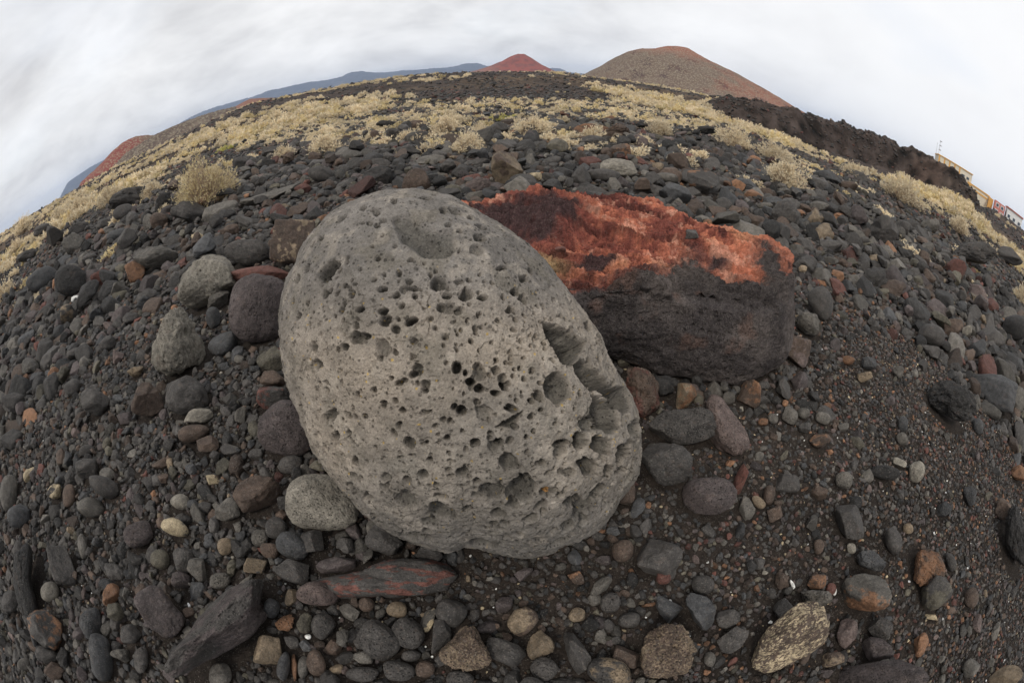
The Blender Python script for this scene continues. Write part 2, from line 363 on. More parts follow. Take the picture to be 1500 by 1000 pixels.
ridge_hill('distant_mountains', [(100,268),(130,248),(160,232),(240,197),(262,183),(285,170),(310,160),(345,150),(372,143),(395,134),(420,129),(450,122),(480,119),(500,114),(515,107),(530,106),(548,108),(570,107.5),(590,105),(610,104),(630,102),(650,101),(665,99),(680,95),(700,94),(715,99),(740,101),(800,101),(820,102),(832,107),(850,109),(880,112)], 6000, 900,
    lambda P, h, u, n: lerp(c3(.085,.085,.095), c3(.05,.052,.062), sstep(-.3,.4,n)), M_H3, -15, rough=.10)

# ------------------------------------------------------------------ the giant boulder
def frame_at(px, py):
    w = ray(px, py); right = np.cross(w, [0, 0, 1.]); right /= np.linalg.norm(right); up = np.cross(right, w); return w, right, up
OUT = [(600,279),(630,282),(660,291),(690,305),(720,324),(755,350),(790,381),(815,410),(840,441),(862,475),(885,512),(903,545),(920,580),(930,610),(938,640),(937,668),(932,692),(918,714),(905,730),(893,752),(880,768),(858,783),(830,798),(800,809),(770,814),(735,808),(700,801),(680,800),(658,808),(630,801),(600,790),(570,775),(540,756),(515,732),(490,702),(470,670),(455,640),(440,602),(425,562),(416,525),(411,490),(411,460),(415,430),(426,400),(440,372),(458,344),(480,321),(508,302),(540,289),(570,282)]
D0, BB = 1.20, 0.47
wv, rt_, up_ = frame_at(676, 556)
C0 = np.array([0, 0, CAM_H])+wv*D0
od = ray([p[0] for p in OUT], [p[1] for p in OUT])
oa = np.arctan2(od@up_, od@rt_); oal = np.arccos(np.clip(od@wv, -1, 1))
order = np.argsort(oa); oa, oal = oa[order], oal[order]
oa = np.concatenate([oa-2*np.pi, oa, oa+2*np.pi]); oal = np.tile(oal, 3)
NP_, NR_ = 1300, 660
psi = np.concatenate([np.linspace(0.0008, math.radians(108), 600), np.linspace(math.radians(108), math.pi-.001, 31)[1:]]); NR_ = len(psi)
phi = np.linspace(-np.pi, np.pi, NP_, endpoint=False)
PH, PS = np.meshgrid(phi, psi)
al = np.interp(PH, oa, oal); aR = np.tan(al)*math.sqrt(D0**2-BB**2)
# slightly squared profile: flatter cheeks than an ellipsoid
s_, c_ = np.sin(PS), np.cos(PS)
k_ = (np.abs(s_)**2.3+np.abs(c_)**2.3)**(-1/2.3); k_ = 1+(k_-1)*np.where(PS < np.pi/2, .55, .9)*np.sin(PS*1)**2*np.where(c_ > 0, 1, .6)
k_ = np.where(PS < np.pi*.62, 1+(k_-1)*np.cos(np.clip(PS, 0, np.pi/2))**.5, k_)
lat = aR*s_*k_; dep = BB*c_*k_
Bv = C0+(np.cos(PH)*lat)[..., None]*rt_+(np.sin(PH)*lat)[..., None]*up_-dep[..., None]*wv
Bv = Bv.reshape(-1, 3)
i, j = np.meshgrid(np.arange(NP_), np.arange(NR_-1)); i2 = (i+1) % NP_
BF = np.stack([j*NP_+i, (j+1)*NP_+i, (j+1)*NP_+i2, j*NP_+i2], -1).reshape(-1, 4)
def grid_normals(Vx, nr_, np__):
    G = Vx.reshape(nr_, np__, 3); du = np.roll(G, -1, 1)-np.roll(G, 1, 1); dv = np.gradient(G, axis=0)
    n = np.cross(dv, du); n /= (np.linalg.norm(n, axis=-1)[..., None]+1e-12); return n.reshape(-1, 3)
Bn = grid_normals(Bv, NR_, NP_)
if np.mean(np.sum(Bn*(Bv-C0), 1)) < 0: Bn = -Bn
front = (PS.reshape(-1) < math.radians(104))
qx, qy = proj(Bv)
edge = sstep(math.radians(96), math.radians(70), PS.reshape(-1))    # keep the outline, features fade right at the rim
L3 = (Bv-C0)
disp = 0.013*fbm(L3*5, 3, 2)+0.009*fbm(L3*13, 5, 3, .6)*(.5+.5*edge)
cav = np.zeros(len(Bv))
def poly_mask(poly, x, y, soft):
    """signed distance (inside positive) to a polygon in pixels -> smooth 0..1"""
    poly = np.array(poly, float); inside = np.zeros(len(x), bool); dmin = np.full(len(x), 1e9)
    for a, b in zip(poly, np.roll(poly, -1, 0)):
        c = ((a[1] > y) != (b[1] > y)) & (x < (b[0]-a[0])*(y-a[1])/((b[1]-a[1])+1e-9)+a[0]); inside ^= c
        e_ = b-a; t = np.clip(((x-a[0])*e_[0]+(y-a[1])*e_[1])/(e_@e_), 0, 1); dmin = np.minimum(dmin, np.hypot(x-a[0]-t*e_[0], y-a[1]-t*e_[1]))
    return np.where(inside, dmin, -dmin)/soft
wx = qx+3.0*fbm(L3*14, 2, 31); wy = qy+3.0*fbm(L3*14+7, 2, 32); cvn = 1+.55*fbm(L3*13+3, 2, 33)
fi = np.where(front)[0]; fx, fy = wx[fi], wy[fi]
def add_poly(poly, depth, soft, p=0.75, wob_=0):
    sd_ = np.clip(poly_mask(poly, fx+wob_*wn1, fy+wob_*wn2, soft*1.7), 0, 1); cav[fi] = np.maximum(cav[fi], 1.5*depth*cvn[fi]*(1-(1-sd_)**2)**p)
wn1 = fbm(L3[fi]*10+3, 3, 34); wn2 = fbm(L3[fi]*10+8, 3, 35)
add_poly([(795,469),(815,473),(834,481),(850,490),(862,499),(858,514),(846,528),(838,538),(820,535),(814,519),(802,500)], .050, 9)
add_poly([(841,534),(852,525),(863,528),(872,538),(884,549),(897,561),(912,566),(919,577),(921,593),(918,612),(906,600),(896,586),(881,577),(866,568),(854,566),(845,552)], .054, 9)
add_poly([(866,575),(881,579),(895,586),(904,595),(908,606),(913,624),(904,637),(888,637),(881,618),(870,593)], .034, 8)
add_poly([(565,332),(585,324),(620,320),(650,324),(672,333),(682,345),(676,360),(655,368),(620,371),(585,370),(574,352)], .022, 17, 1.1, 26)
for (x, y, a, b, ang, d) in [(482,397,20,9,-48,.030),(479,431,5,7,20,.03),(820,648,13,7,5,.035),(848,645,9,17,-10,.028),(881,652,13,16,-20,.03),(863,684,15,13,0,.032),
    (915,663,11,18,15,.035),(928,626,6,13,0,.022),(878,722,9,18,40,.04),(844,736,15,12,0,.03),(915,693,12,6,-20,.03),(831,769,10,7,0,.022),(855,766,12,5,-35,.025),
    (862,620,17,13,30,.016),(775,756,13,7,-20,.024),(725,768,9,7,0,.02),(685,743,8,6,0,.018),(646,725,12,5,0,.016),(751,734,10,8,0,.018),(598,730,18,14,35,.014),(661,758,13,5,15,.026),
    (768,699,10,9,0,.03),(743,674,16,13,0,.018),(678,687,12,9,0,.014),(728,646,8,7,-20,.026),(695,644,7,6,0,.024),(754,626,5,5,0,.02),(748,598,9,6,0,.03),(674,601,8,8,0,.024),
    (665,596,5,6,0,.02),(708,605,12,12,0,.008),(689,559,8,7,-20,.022),(701,569,8,6,10,.026),(736,563,7,7,0,.024),(725,575,6,5,0,.022),(669,539,7,9,0,.026),(682,546,4,5,0,.016),
    (559,424,8,5,-25,.018),(578,432,6,4,-25,.02),(602,419,14,4,3,.014),(656,430,7,5,0,.016),(682,432,12,8,-10,.015),(706,436,9,5,0,.016),(659,450,12,9,10,.008),(562,457,8,6,-10,.022),
    (602,470,12,6,-30,.02),(579,483,7,7,0,.012),(568,472,4,8,20,.015),(538,493,7,5,0,.022),(559,509,10,12,0,.01),(509,509,6,5,-20,.018),(532,455,7,5,-30,.015),(756,425,8,6,0,.02),(768,408,8,6,0,.015),
    (736,391,10,4,-15,.016),(702,351,9,5,10,.022),(698,365,10,7,0,.008),(672,411,8,3,0,.008),(646,372,13,4,-8,.014),(667,311,13,4,12,.012),(648,309,6,5,0,.012),(477,432,5,8,0,.008),(439,410,4,8,20,.012),(443,464,7,4,-45,.015),
    (454,391,3,7,25,.014),(500,376,8,4,0,.002),(552,310,5,4,-20,.014),(560,321,6,4,0,.01),(579,298,5,4,-20,.014),(605,298,5,3,0,.012),(533,306,5,4,-30,.012),(540,324,4,4,0,.008),(551,328,4,5,40,.012),
    (472,351,4,4,0,.012),(703,335,9,6,20,.012),(690,318,5,4,0,.012),(640,320,14,6,0,.004),(585,560,6,5,0,.012),(560,590,6,5,0,.012),(606,548,7,5,-25,.016),(626,572,5,4,0,.016),(590,600,6,4,0,.016),
    (585,620,4,4,0,.014),(560,595,5,4,0,.012),(480,610,7,9,0,.015),(490,640,5,7,0,.016),(508,636,4,5,0,.012),(520,676,6,8,20,.014),(550,753,6,5,0,.016),(617,787,8,5,0,.015),(540,725,8,6,30,.012),
    (790,673,6,5,0,.012),(700,700,6,5,0,.012),(640,706,5,4,0,.012),(630,672,5,4,0,.012),(600,700,7,5,0,.012),(520,700,9,6,40,.012),(760,780,8,4,0,.018),(790,790,9,4,-5,.016),(740,786,6,4,0,.014),
    (890,690,7,10,0,.03),(900,610,6,8,0,.01),(833,690,8,7,0,.012),(808,716,9,6,0,.014),(700,722,9,5,0,.012),(570,700,8,6,20,.011),(770,640,4,4,0,.012),(812,560,4,4,0,.012),(790,600,5,4,0,.01),(655,640,5,4,0,.012)]:
    ca, sa = math.cos(math.radians(ang)), math.sin(math.radians(ang))
    m = (np.abs(fx-x) < 24) & (np.abs(fy-y) < 24); k = fi[m]
    u = ((fx[m]-x)*ca+(fy[m]-y)*sa)/a; v = (-(fx[m]-x)*sa+(fy[m]-y)*ca)/b
    dd = (u*u+v*v)*(1+.45*vnoise(L3[k]*60, 77)+.35*vnoise(L3[k]*140, 78)); d = min(d*1.6, 2.0*min(a, b)*.0024); cav[k] = np.maximum(cav[k], d*np.clip(1-dd**1.4, 0, 1)**.6)
# random vesicles: dense in the lower half and left flank, sparse on the smooth upper band
u_ = (qx-600)/300; v_ = (qy-300)/500
dens = np.clip(.30+.9*sstep(.14, .34, v_), 0, 1.1)*(.65+.6*fbm(L3*6, 2, 51))
small = np.zeros(len(Bv)); L6 = L3; L3 = L3+.0040*np.stack([fbm(L3*55+q, 2, 300) for q in (0, 9, 17)], -1)
small[fi] = np.maximum(small[fi], 2.4*pits(L3[fi], .016, (dens*.95)[fi], .16, .44, 5, 1.6))
small[fi] = np.maximum(small[fi], 2.1*pits(L3[fi], .034, (dens*1.2)[fi], .13, .38, 15, 1.7))
low = sstep(.55, .95, v_+.35*u_)
small[fi] = np.maximum(small[fi], 1.35*pits(L3[fi], .075, (low*.8)[fi], .20, .50, 25, 1.3))
small[fi] = np.maximum(small[fi], 1.8*pits(L3[fi], .055, (.22+low*.3)[fi], .12, .34, 35, 1.8))
L3 = L6
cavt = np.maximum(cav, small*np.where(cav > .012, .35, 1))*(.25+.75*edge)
# thin flaking crust: stepped plates with cracked edges across the middle
fl = fbm(L3*9+2, 4, 61); fm = sstep(.1, .35, v_)*sstep(1.15, .8, v_)
disp = disp+fm*(.0035*sstep(.02, .06, fl)+.003*sstep(.24, .27, fl)-.003*sstep(-.22, -.25, fl))
crk = np.abs(fbm(L3*11+9, 4, 64)); disp = disp-.006*fm*sstep(.018, .0, crk)*sstep(-.1, .25, fbm(L3*4, 2, 66))
disp = disp+.0018*fbm(L3*70, 3, 67)+.0012*fbm(L3*190, 2, 68)
B2 = Bv+Bn*(disp-cavt)[:, None]
n2_ = grid_normals(B2, NR_, NP_); n2_ *= np.sign(np.sum(n2_*Bn, 1))[:, None]; cw = sstep(.012, .04, cavt); LB = B2-C0
B2 = B2+n2_*(cw*(.0045*fbm(LB*38, 4, 91, .6)+.0018*fbm(LB*120, 2, 92))-(1-cw)*0)[:, None]
B2[:, 2] = np.maximum(B2[:, 2], -.12)
L4 = L3; L3 = B2-C0; mott = fbm(L3*7, 5, 81); mid = sstep(.15, .45, v_)*sstep(1.05, .75, v_)*sstep(-.85, -.3, u_)
bc = lerp(c3(.190, .174, .158), c3(.315, .268, .216), np.clip(mid*(.75+.5*mott), 0, 1))
bc = lerp(bc, c3(.18, .16, .13), sstep(.1, .45, fbm(L3*18, 4, 83))*.55)
bc = lerp(bc, c3(.175, .165, .15), sstep(.0, .5, low)*.4)
bc = lerp(bc, c3(.36, .318, .268), sstep(.12, .45, fbm(L3*25+4, 4, 85))*.5)
bc = lerp(bc, c3(.085, .080, .070), sstep(.003, .02, cavt)*.75); bc = lerp(bc, c3(.058, .055, .049), sstep(.028, .06, cavt)*.7)  # cavity shade painted in: colour darkens with pit depth
bc = lerp(bc, c3(.42, .28, .07), (_h(*(np.floor(L3*260).astype(np.int64).T), 4) > .9965)*fm*.8)
bc = lerp(bc, c3(.45, .24, .09), (np.hypot(qx-800, (qy-718)*1.4) < 5+2*vnoise(L3*300, 3))*1.0)
bc *= .86*(1-.10*sstep(.75, 1.05, v_)[:, None])*(1+.28*mott+.10*fbm(L3*60, 3, 87))[:, None]
L3 = L4
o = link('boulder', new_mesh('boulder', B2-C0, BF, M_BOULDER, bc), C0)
o['label'] = 'giant egg-shaped grey lava boulder full of holes in the middle'; o['category'] = 'boulder'


# ------------------------------------------------------------------ the red-topped slab behind it
ZT = .455
def on_plane(px, py, z):
    d = ray(px, py); k = (z-CAM_H)/d[..., 2]; return np.stack([d[..., 0]*k, d[..., 1]*k], -1)
topP = [(640,304,.47),(683,298,.47),(720,294,.48),(760,291,.48),(830,292,.47),(900,291,.47),(935,294,.47),(962,300,.46),(985,311,.46),(1005,321,.46),(1045,335,.46),(1085,345,.45),(1120,352,.45),(1145,356,.44),(1158,372,.43),
        (1155,400,.42),(1148,428,.40),(1125,440,.39),(1080,436,.40),(1030,424,.41),(985,420,.42),(940,422,.43),(900,424,.43),(850,428,.42),(800,430,.42),(740,430,.42),(680,420,.43),(630,395,.44),(610,350,.45)]
tp = np.array([on_plane(a, b, z) for a, b, z in topP]); tz = np.array([z for _, _, z in topP])
SC = np.array([.55, 1.78])
ta = np.arctan2(tp[:, 1]-SC[1], tp[:, 0]-SC[0]); trr = np.hypot(tp[:, 1]-SC[1], tp[:, 0]-SC[0]); o_ = np.argsort(ta)
ta, trr, tz = ta[o_], trr[o_], tz[o_]
botP = np.array([on_plane(a, b, .0) for a, b in [(1153,505),(1137,545),(1110,562),(1080,566),(1040,563),(1000,558),(960,548),(930,536),(900,522)]])
botP = np.concatenate([botP, [[.2, 1.50], [-.1, 1.55], [-.45, 1.75], [-.5, 2.1], [0, 2.35], [.6, 2.4], [1.1, 2.15], [1.5, 1.8], [1.56, 1.6]]])
ba = np.arctan2(botP[:, 1]-SC[1], botP[:, 0]-SC[0]); br_ = np.hypot(botP[:, 1]-SC[1], botP[:, 0]-SC[0]); o_ = np.argsort(ba); ba, br_ = ba[o_], br_[o_]
def wrap(a, v): return np.concatenate([a-2*np.pi, a, a+2*np.pi]), np.tile(v, 3)
n_ph = 1250; ph = np.linspace(-np.pi, np.pi, n_ph, endpoint=False)
Rt = np.interp(ph, *wrap(ta, trr)); Zt = np.interp(ph, *wrap(ta, tz)); Rb = np.interp(ph, *wrap(ba, br_))
def smooth_c(v, k):
    ker = np.ones(k)/k; return np.convolve(np.concatenate([v[-k:], v, v[:k]]), ker, 'same')[k:-k]
Rt = smooth_c(Rt, 25); Zt = smooth_c(Zt, 61); Rb = smooth_c(Rb, 61)
s1 = np.linspace(.001, 1, 270); s2 = np.linspace(0, 1, 230)[1:]
rows = []; side = []
for s in s1:
    r = Rt*s; z = Zt*s**2+(ZT+.0)*(1-s**2)
    rnd = np.clip((s-.96)/.04, 0, 1); z = z-.010*rnd**2
    rows.append((r, z)); side.append(0*ph)
for s in s2:
    bulge = .055*np.sin(np.pi*min(1, s*1.02))**.8
    under = .10*max(0, (s-.82)/.18)**1.6
    r = Rt+(Rb-Rt)*s**.85+bulge-under; z = (Zt-.010)*(1-s)-.05*s
    rows.append((r, z)); side.append(0*ph+s)
RR = np.array([a for a, _ in rows]); ZZ = np.array([b for _, b in rows]); SS = np.array(side).reshape(-1)
PHs = np.tile(ph, (len(rows), 1))
SV = np.stack([SC[0]+RR*np.cos(PHs), SC[1]+RR*np.sin(PHs), ZZ], -1)
nrow = len(rows); Sn = grid_normals(SV.reshape(-1, 3), nrow, n_ph); SV = SV.reshape(-1, 3)
if np.mean(Sn[:n_ph*250, 2]) < 0: Sn = -Sn
sx, sy = proj(SV); top = 1-sstep(0.0, .12, SS)
# strata: long ledges running away to the right, each a few centimetres high
dirv = np.array([math.cos(math.radians(-22)), math.sin(math.radians(-22))])
along = SV[:, 0]*dirv[0]+SV[:, 1]*dirv[1]; across = -SV[:, 0]*dirv[1]+SV[:, 1]*dirv[0]
Ps = np.stack([along*1.2, across*4.5, SV[:, 2]*2], -1)
lay = across*7+1.0*fbm(Ps*.8, 2, 11)+.25*fbm(SV*9, 3, 10); tri = lay-np.floor(lay)
led = (sstep(.0, .18, tri)-tri)*.032
d_s = top*(led*1.1+.022*fbm(Ps*1.3, 3, 13, .5)+.034*fbm(np.stack([along*4, across*15, SV[:, 2]*8], -1), 5, 14, .6)+.022*fbm(SV*22, 4, 12, .6, True)+.010*fbm(SV*60, 3, 15))
l1 = np.interp(sx, [680,760,820,870,930,985,1040,1100,1160], [322,330,338,337,343,352,366,378,384])
l2 = np.interp(sx, [680,900,950,1000,1050,1120], [299,305,311,329,347,362])
wob = 6*fbm(SV*7, 4, 51)+3*fbm(SV*25, 3, 52)
d_s += top*(.052*(sstep(3, -2, sy-l1+wob)-.98)*sstep(1150, 1040, sx)+.018*(sstep(3, -3, sy-l2+wob)-.6)-.026*np.exp(-((sy-l1-14)/9)**2))
d_s += top*(.030*sstep(893, 903, sx+wob)*sstep(990, 980, sx)*sstep(386, 391, sy+wob*.5))
# dark rough mound at the left and small knobs
d_s += top*(.085*np.exp(-(((sx-812)/32)**2+((sy-330)/22)**2)**1.5)*(1+.6*fbm(SV*16, 4, 17))+.03*np.exp(-(((sx-790)/60)**2+((sy-345)/20)**2)))
d_s += top*(.03*np.exp(-(((sx-930)/60)**2+((sy-372)/10)**2))-.025*np.exp(-(((sx-830)/50)**2+((sy-398)/16)**2)))
d_s += (1-top)*(.030*fbm(SV*np.array([3, 3, 5]), 4, 18)+.012*fbm(SV*12, 4, 19)+.004*fbm(SV*50, 3, 20)-1.8*pits(SV, .018, .8, .12, .42, 41, 2)-1.3*pits(SV, .04, .25, .12, .40, 42, 2))
d_s -= top*sstep(.4, .9, (SS*0+1))*1.0*pits(SV, .022, .35*(fbm(SV*8, 2, 22) > 0), .1, .35, 43, 2)
cq = SV*np.array([11, 16, 16])+1.1*np.stack([fbm(SV*9+q, 3, 400) for q in (0, 7, 13)], -1); cq = np.stack([cq[:, 0]*.93+cq[:, 1]*.37, -cq[:, 0]*.37+cq[:, 1]*.93, cq[:, 2]*.5], -1)
fl_ = np.floor(cq).astype(np.int64); d_s += top*.026*(_h(fl_[:, 0], fl_[:, 1], fl_[:, 2], 7)-.5)*sstep(-.2, .3, fbm(SV*4, 2, 402)+.1)
S2 = SV+Sn*d_s[:, None]; sx, sy = proj(SV+Sn*(top*.052*(sstep(3, -2, sy-l1+wob)-.98)*sstep(1150, 1040, sx))[:, None])
jit = 7*fbm(SV*14, 3, 23)+7*fbm(SV*60, 3, 230)
REDP = [(655,260),(683,260),(760,255),(900,260),(962,270),(1015,300),(1055,312),(1095,325),(1150,335),(1172,385),(1156,402),(1140,385),(1122,364),(1108,372),(1120,395),(1120,420),(1105,419),(1085,409),(1062,410),(1040,395),(1010,380),(985,389),(976,411),(940,416),(905,421),(850,428),(790,428),(740,430),(650,420),(620,340)]
red = sstep(-.9, .9, poly_mask(REDP, sx+jit*1.2, sy+jit*.8, 3)+1.2*fbm(SV*80, 2, 240))*sstep(.17, .09, SS); red = red*(.45+.55*sstep(-.5, 7, poly_mask(REDP, sx+jit, sy+jit*.5, 3)+2.5*fbm(SV*30, 3, 241)))
g1 = fbm(Ps*2.2, 5, 24); g2 = fbm(SV*11, 5, 26)
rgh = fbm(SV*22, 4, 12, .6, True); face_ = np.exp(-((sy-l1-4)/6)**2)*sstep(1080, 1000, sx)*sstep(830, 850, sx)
rc_ = lerp(c3(.185, .060, .046), c3(.43, .152, .092), sstep(-.15, .45, g1*.6+.5*g2+.45*rgh-.22+.55*sstep(1000, 1110, sx)+.5*np.exp(-(((sx-925)/70)**2+((sy-404)/12)**2))+.3*np.exp(-((sy-l2+10)/8)**2)*sstep(880, 940, sx)))
rc_ = lerp(rc_, c3(.075, .028, .024), np.clip(sstep(.0, .32, -g1*.7-.5*g2-.3*rgh)+.75*face_, 0, 1)*.9)  # shade of crevices and ledge face painted as darker red
rc_ = lerp(rc_, c3(.58, .31, .22), (sstep(.25, .5, g2+.5*fbm(SV*40, 3, 29))*.6))
rc_ = lerp(rc_, c3(.58, .27, .15), np.clip(np.exp(-(((sx-930)/75)**2+((sy-402)/9)**2))+np.exp(-(((sx-1090)/70)**2+((sy-352)/8)**2)), 0, 1)*sstep(-.3, .3, g2)*.8)
wdx = 16*fbm(SV*8, 4, 61)+7*fbm(SV*30, 3, 62); wdy = 9*fbm(SV*8+5, 4, 63)+5*fbm(SV*30, 3, 64); sx0, sy0 = sx, sy; sx = sx+wdx; sy = sy+wdy
dark = np.exp(-(((sx-795)/66)**2+((sy-330)/34)**2)**1.6)+.8*np.exp(-(((sx-730)/45)**2+((sy-318)/14)**2)**1.3)+.9*np.exp(-(((sx-870)/26)**2+((sy-388)/10)**2)**1.4)+.5*np.exp(-(((sx-1050)/20)**2+((sy-388)/7)**2))
dark = np.clip(dark*(1+.6*g2)*1.25, 0, 1)
rc_ = lerp(rc_, c3(.060, .036, .036), sstep(.15, .8, dark+.35*g2)); sx, sy = sx0, sy0
rc_ = lerp(rc_, c3(.30, .21, .11), np.clip(np.exp(-(((sx-800)/30)**2+((sy-392)/14)**2)**1.2)*(.9+.8*g2), 0, 1))
gc_ = lerp(c3(.050, .043, .042), c3(.092, .078, .072), sstep(-.3, .4, fbm(SV*5, 5, 27)))
gc_ = lerp(gc_, c3(.13, .07, .05), sstep(.25, .6, fbm(SV*9+3, 4, 28))*.35)
sc_col = lerp(gc_, rc_, red)
i, j = np.meshgrid(np.arange(n_ph), np.arange(nrow-1)); i2 = (i+1) % n_ph
SF = np.stack([j*n_ph+i, (j+1)*n_ph+i, (j+1)*n_ph+i2, j*n_ph+i2], -1).reshape(-1, 4)
Sl = np.array([SC[0], SC[1], 0])
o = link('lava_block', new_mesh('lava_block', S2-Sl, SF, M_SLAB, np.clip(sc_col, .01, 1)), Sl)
o['label'] = 'huge dark lava block with brick red layered top beside the giant boulder'; o['category'] = 'boulder'
# ------------------------------------------------------------------ stones one can tell apart
CC = dict(dk=(.055,.050,.046), blk=(.026,.0245,.0235), gy=(.098,.089,.077), pale=(.19,.172,.142), bl=(.050,.050,.051), br=(.075,.052,.039), rd=(.105,.044,.034),
          org=(.17,.088,.048), tan=(.165,.125,.083), pur=(.066,.053,.051), crm=(.42,.34,.22), wht=(.75,.74,.70), ol=(.082,.073,.054), pk=(.105,.078,.070))
CW = dict(dk='dark grey', blk='black', gy='mid grey', pale='pale grey', bl='blue-grey', br='brown', rd='dark red', org='rusty orange', tan='tan', pur='purplish', crm='cream', wht='white', ol='olive brown', pk='pinkish grey')
SW = dict(r='smooth', a='angular', v='pitted round', w='pitted angular', b='blocky', f='flat', c='craggy', g='rounded rough')
# x y halfwidth halfheight angle colour[+second] shape | label | short reference

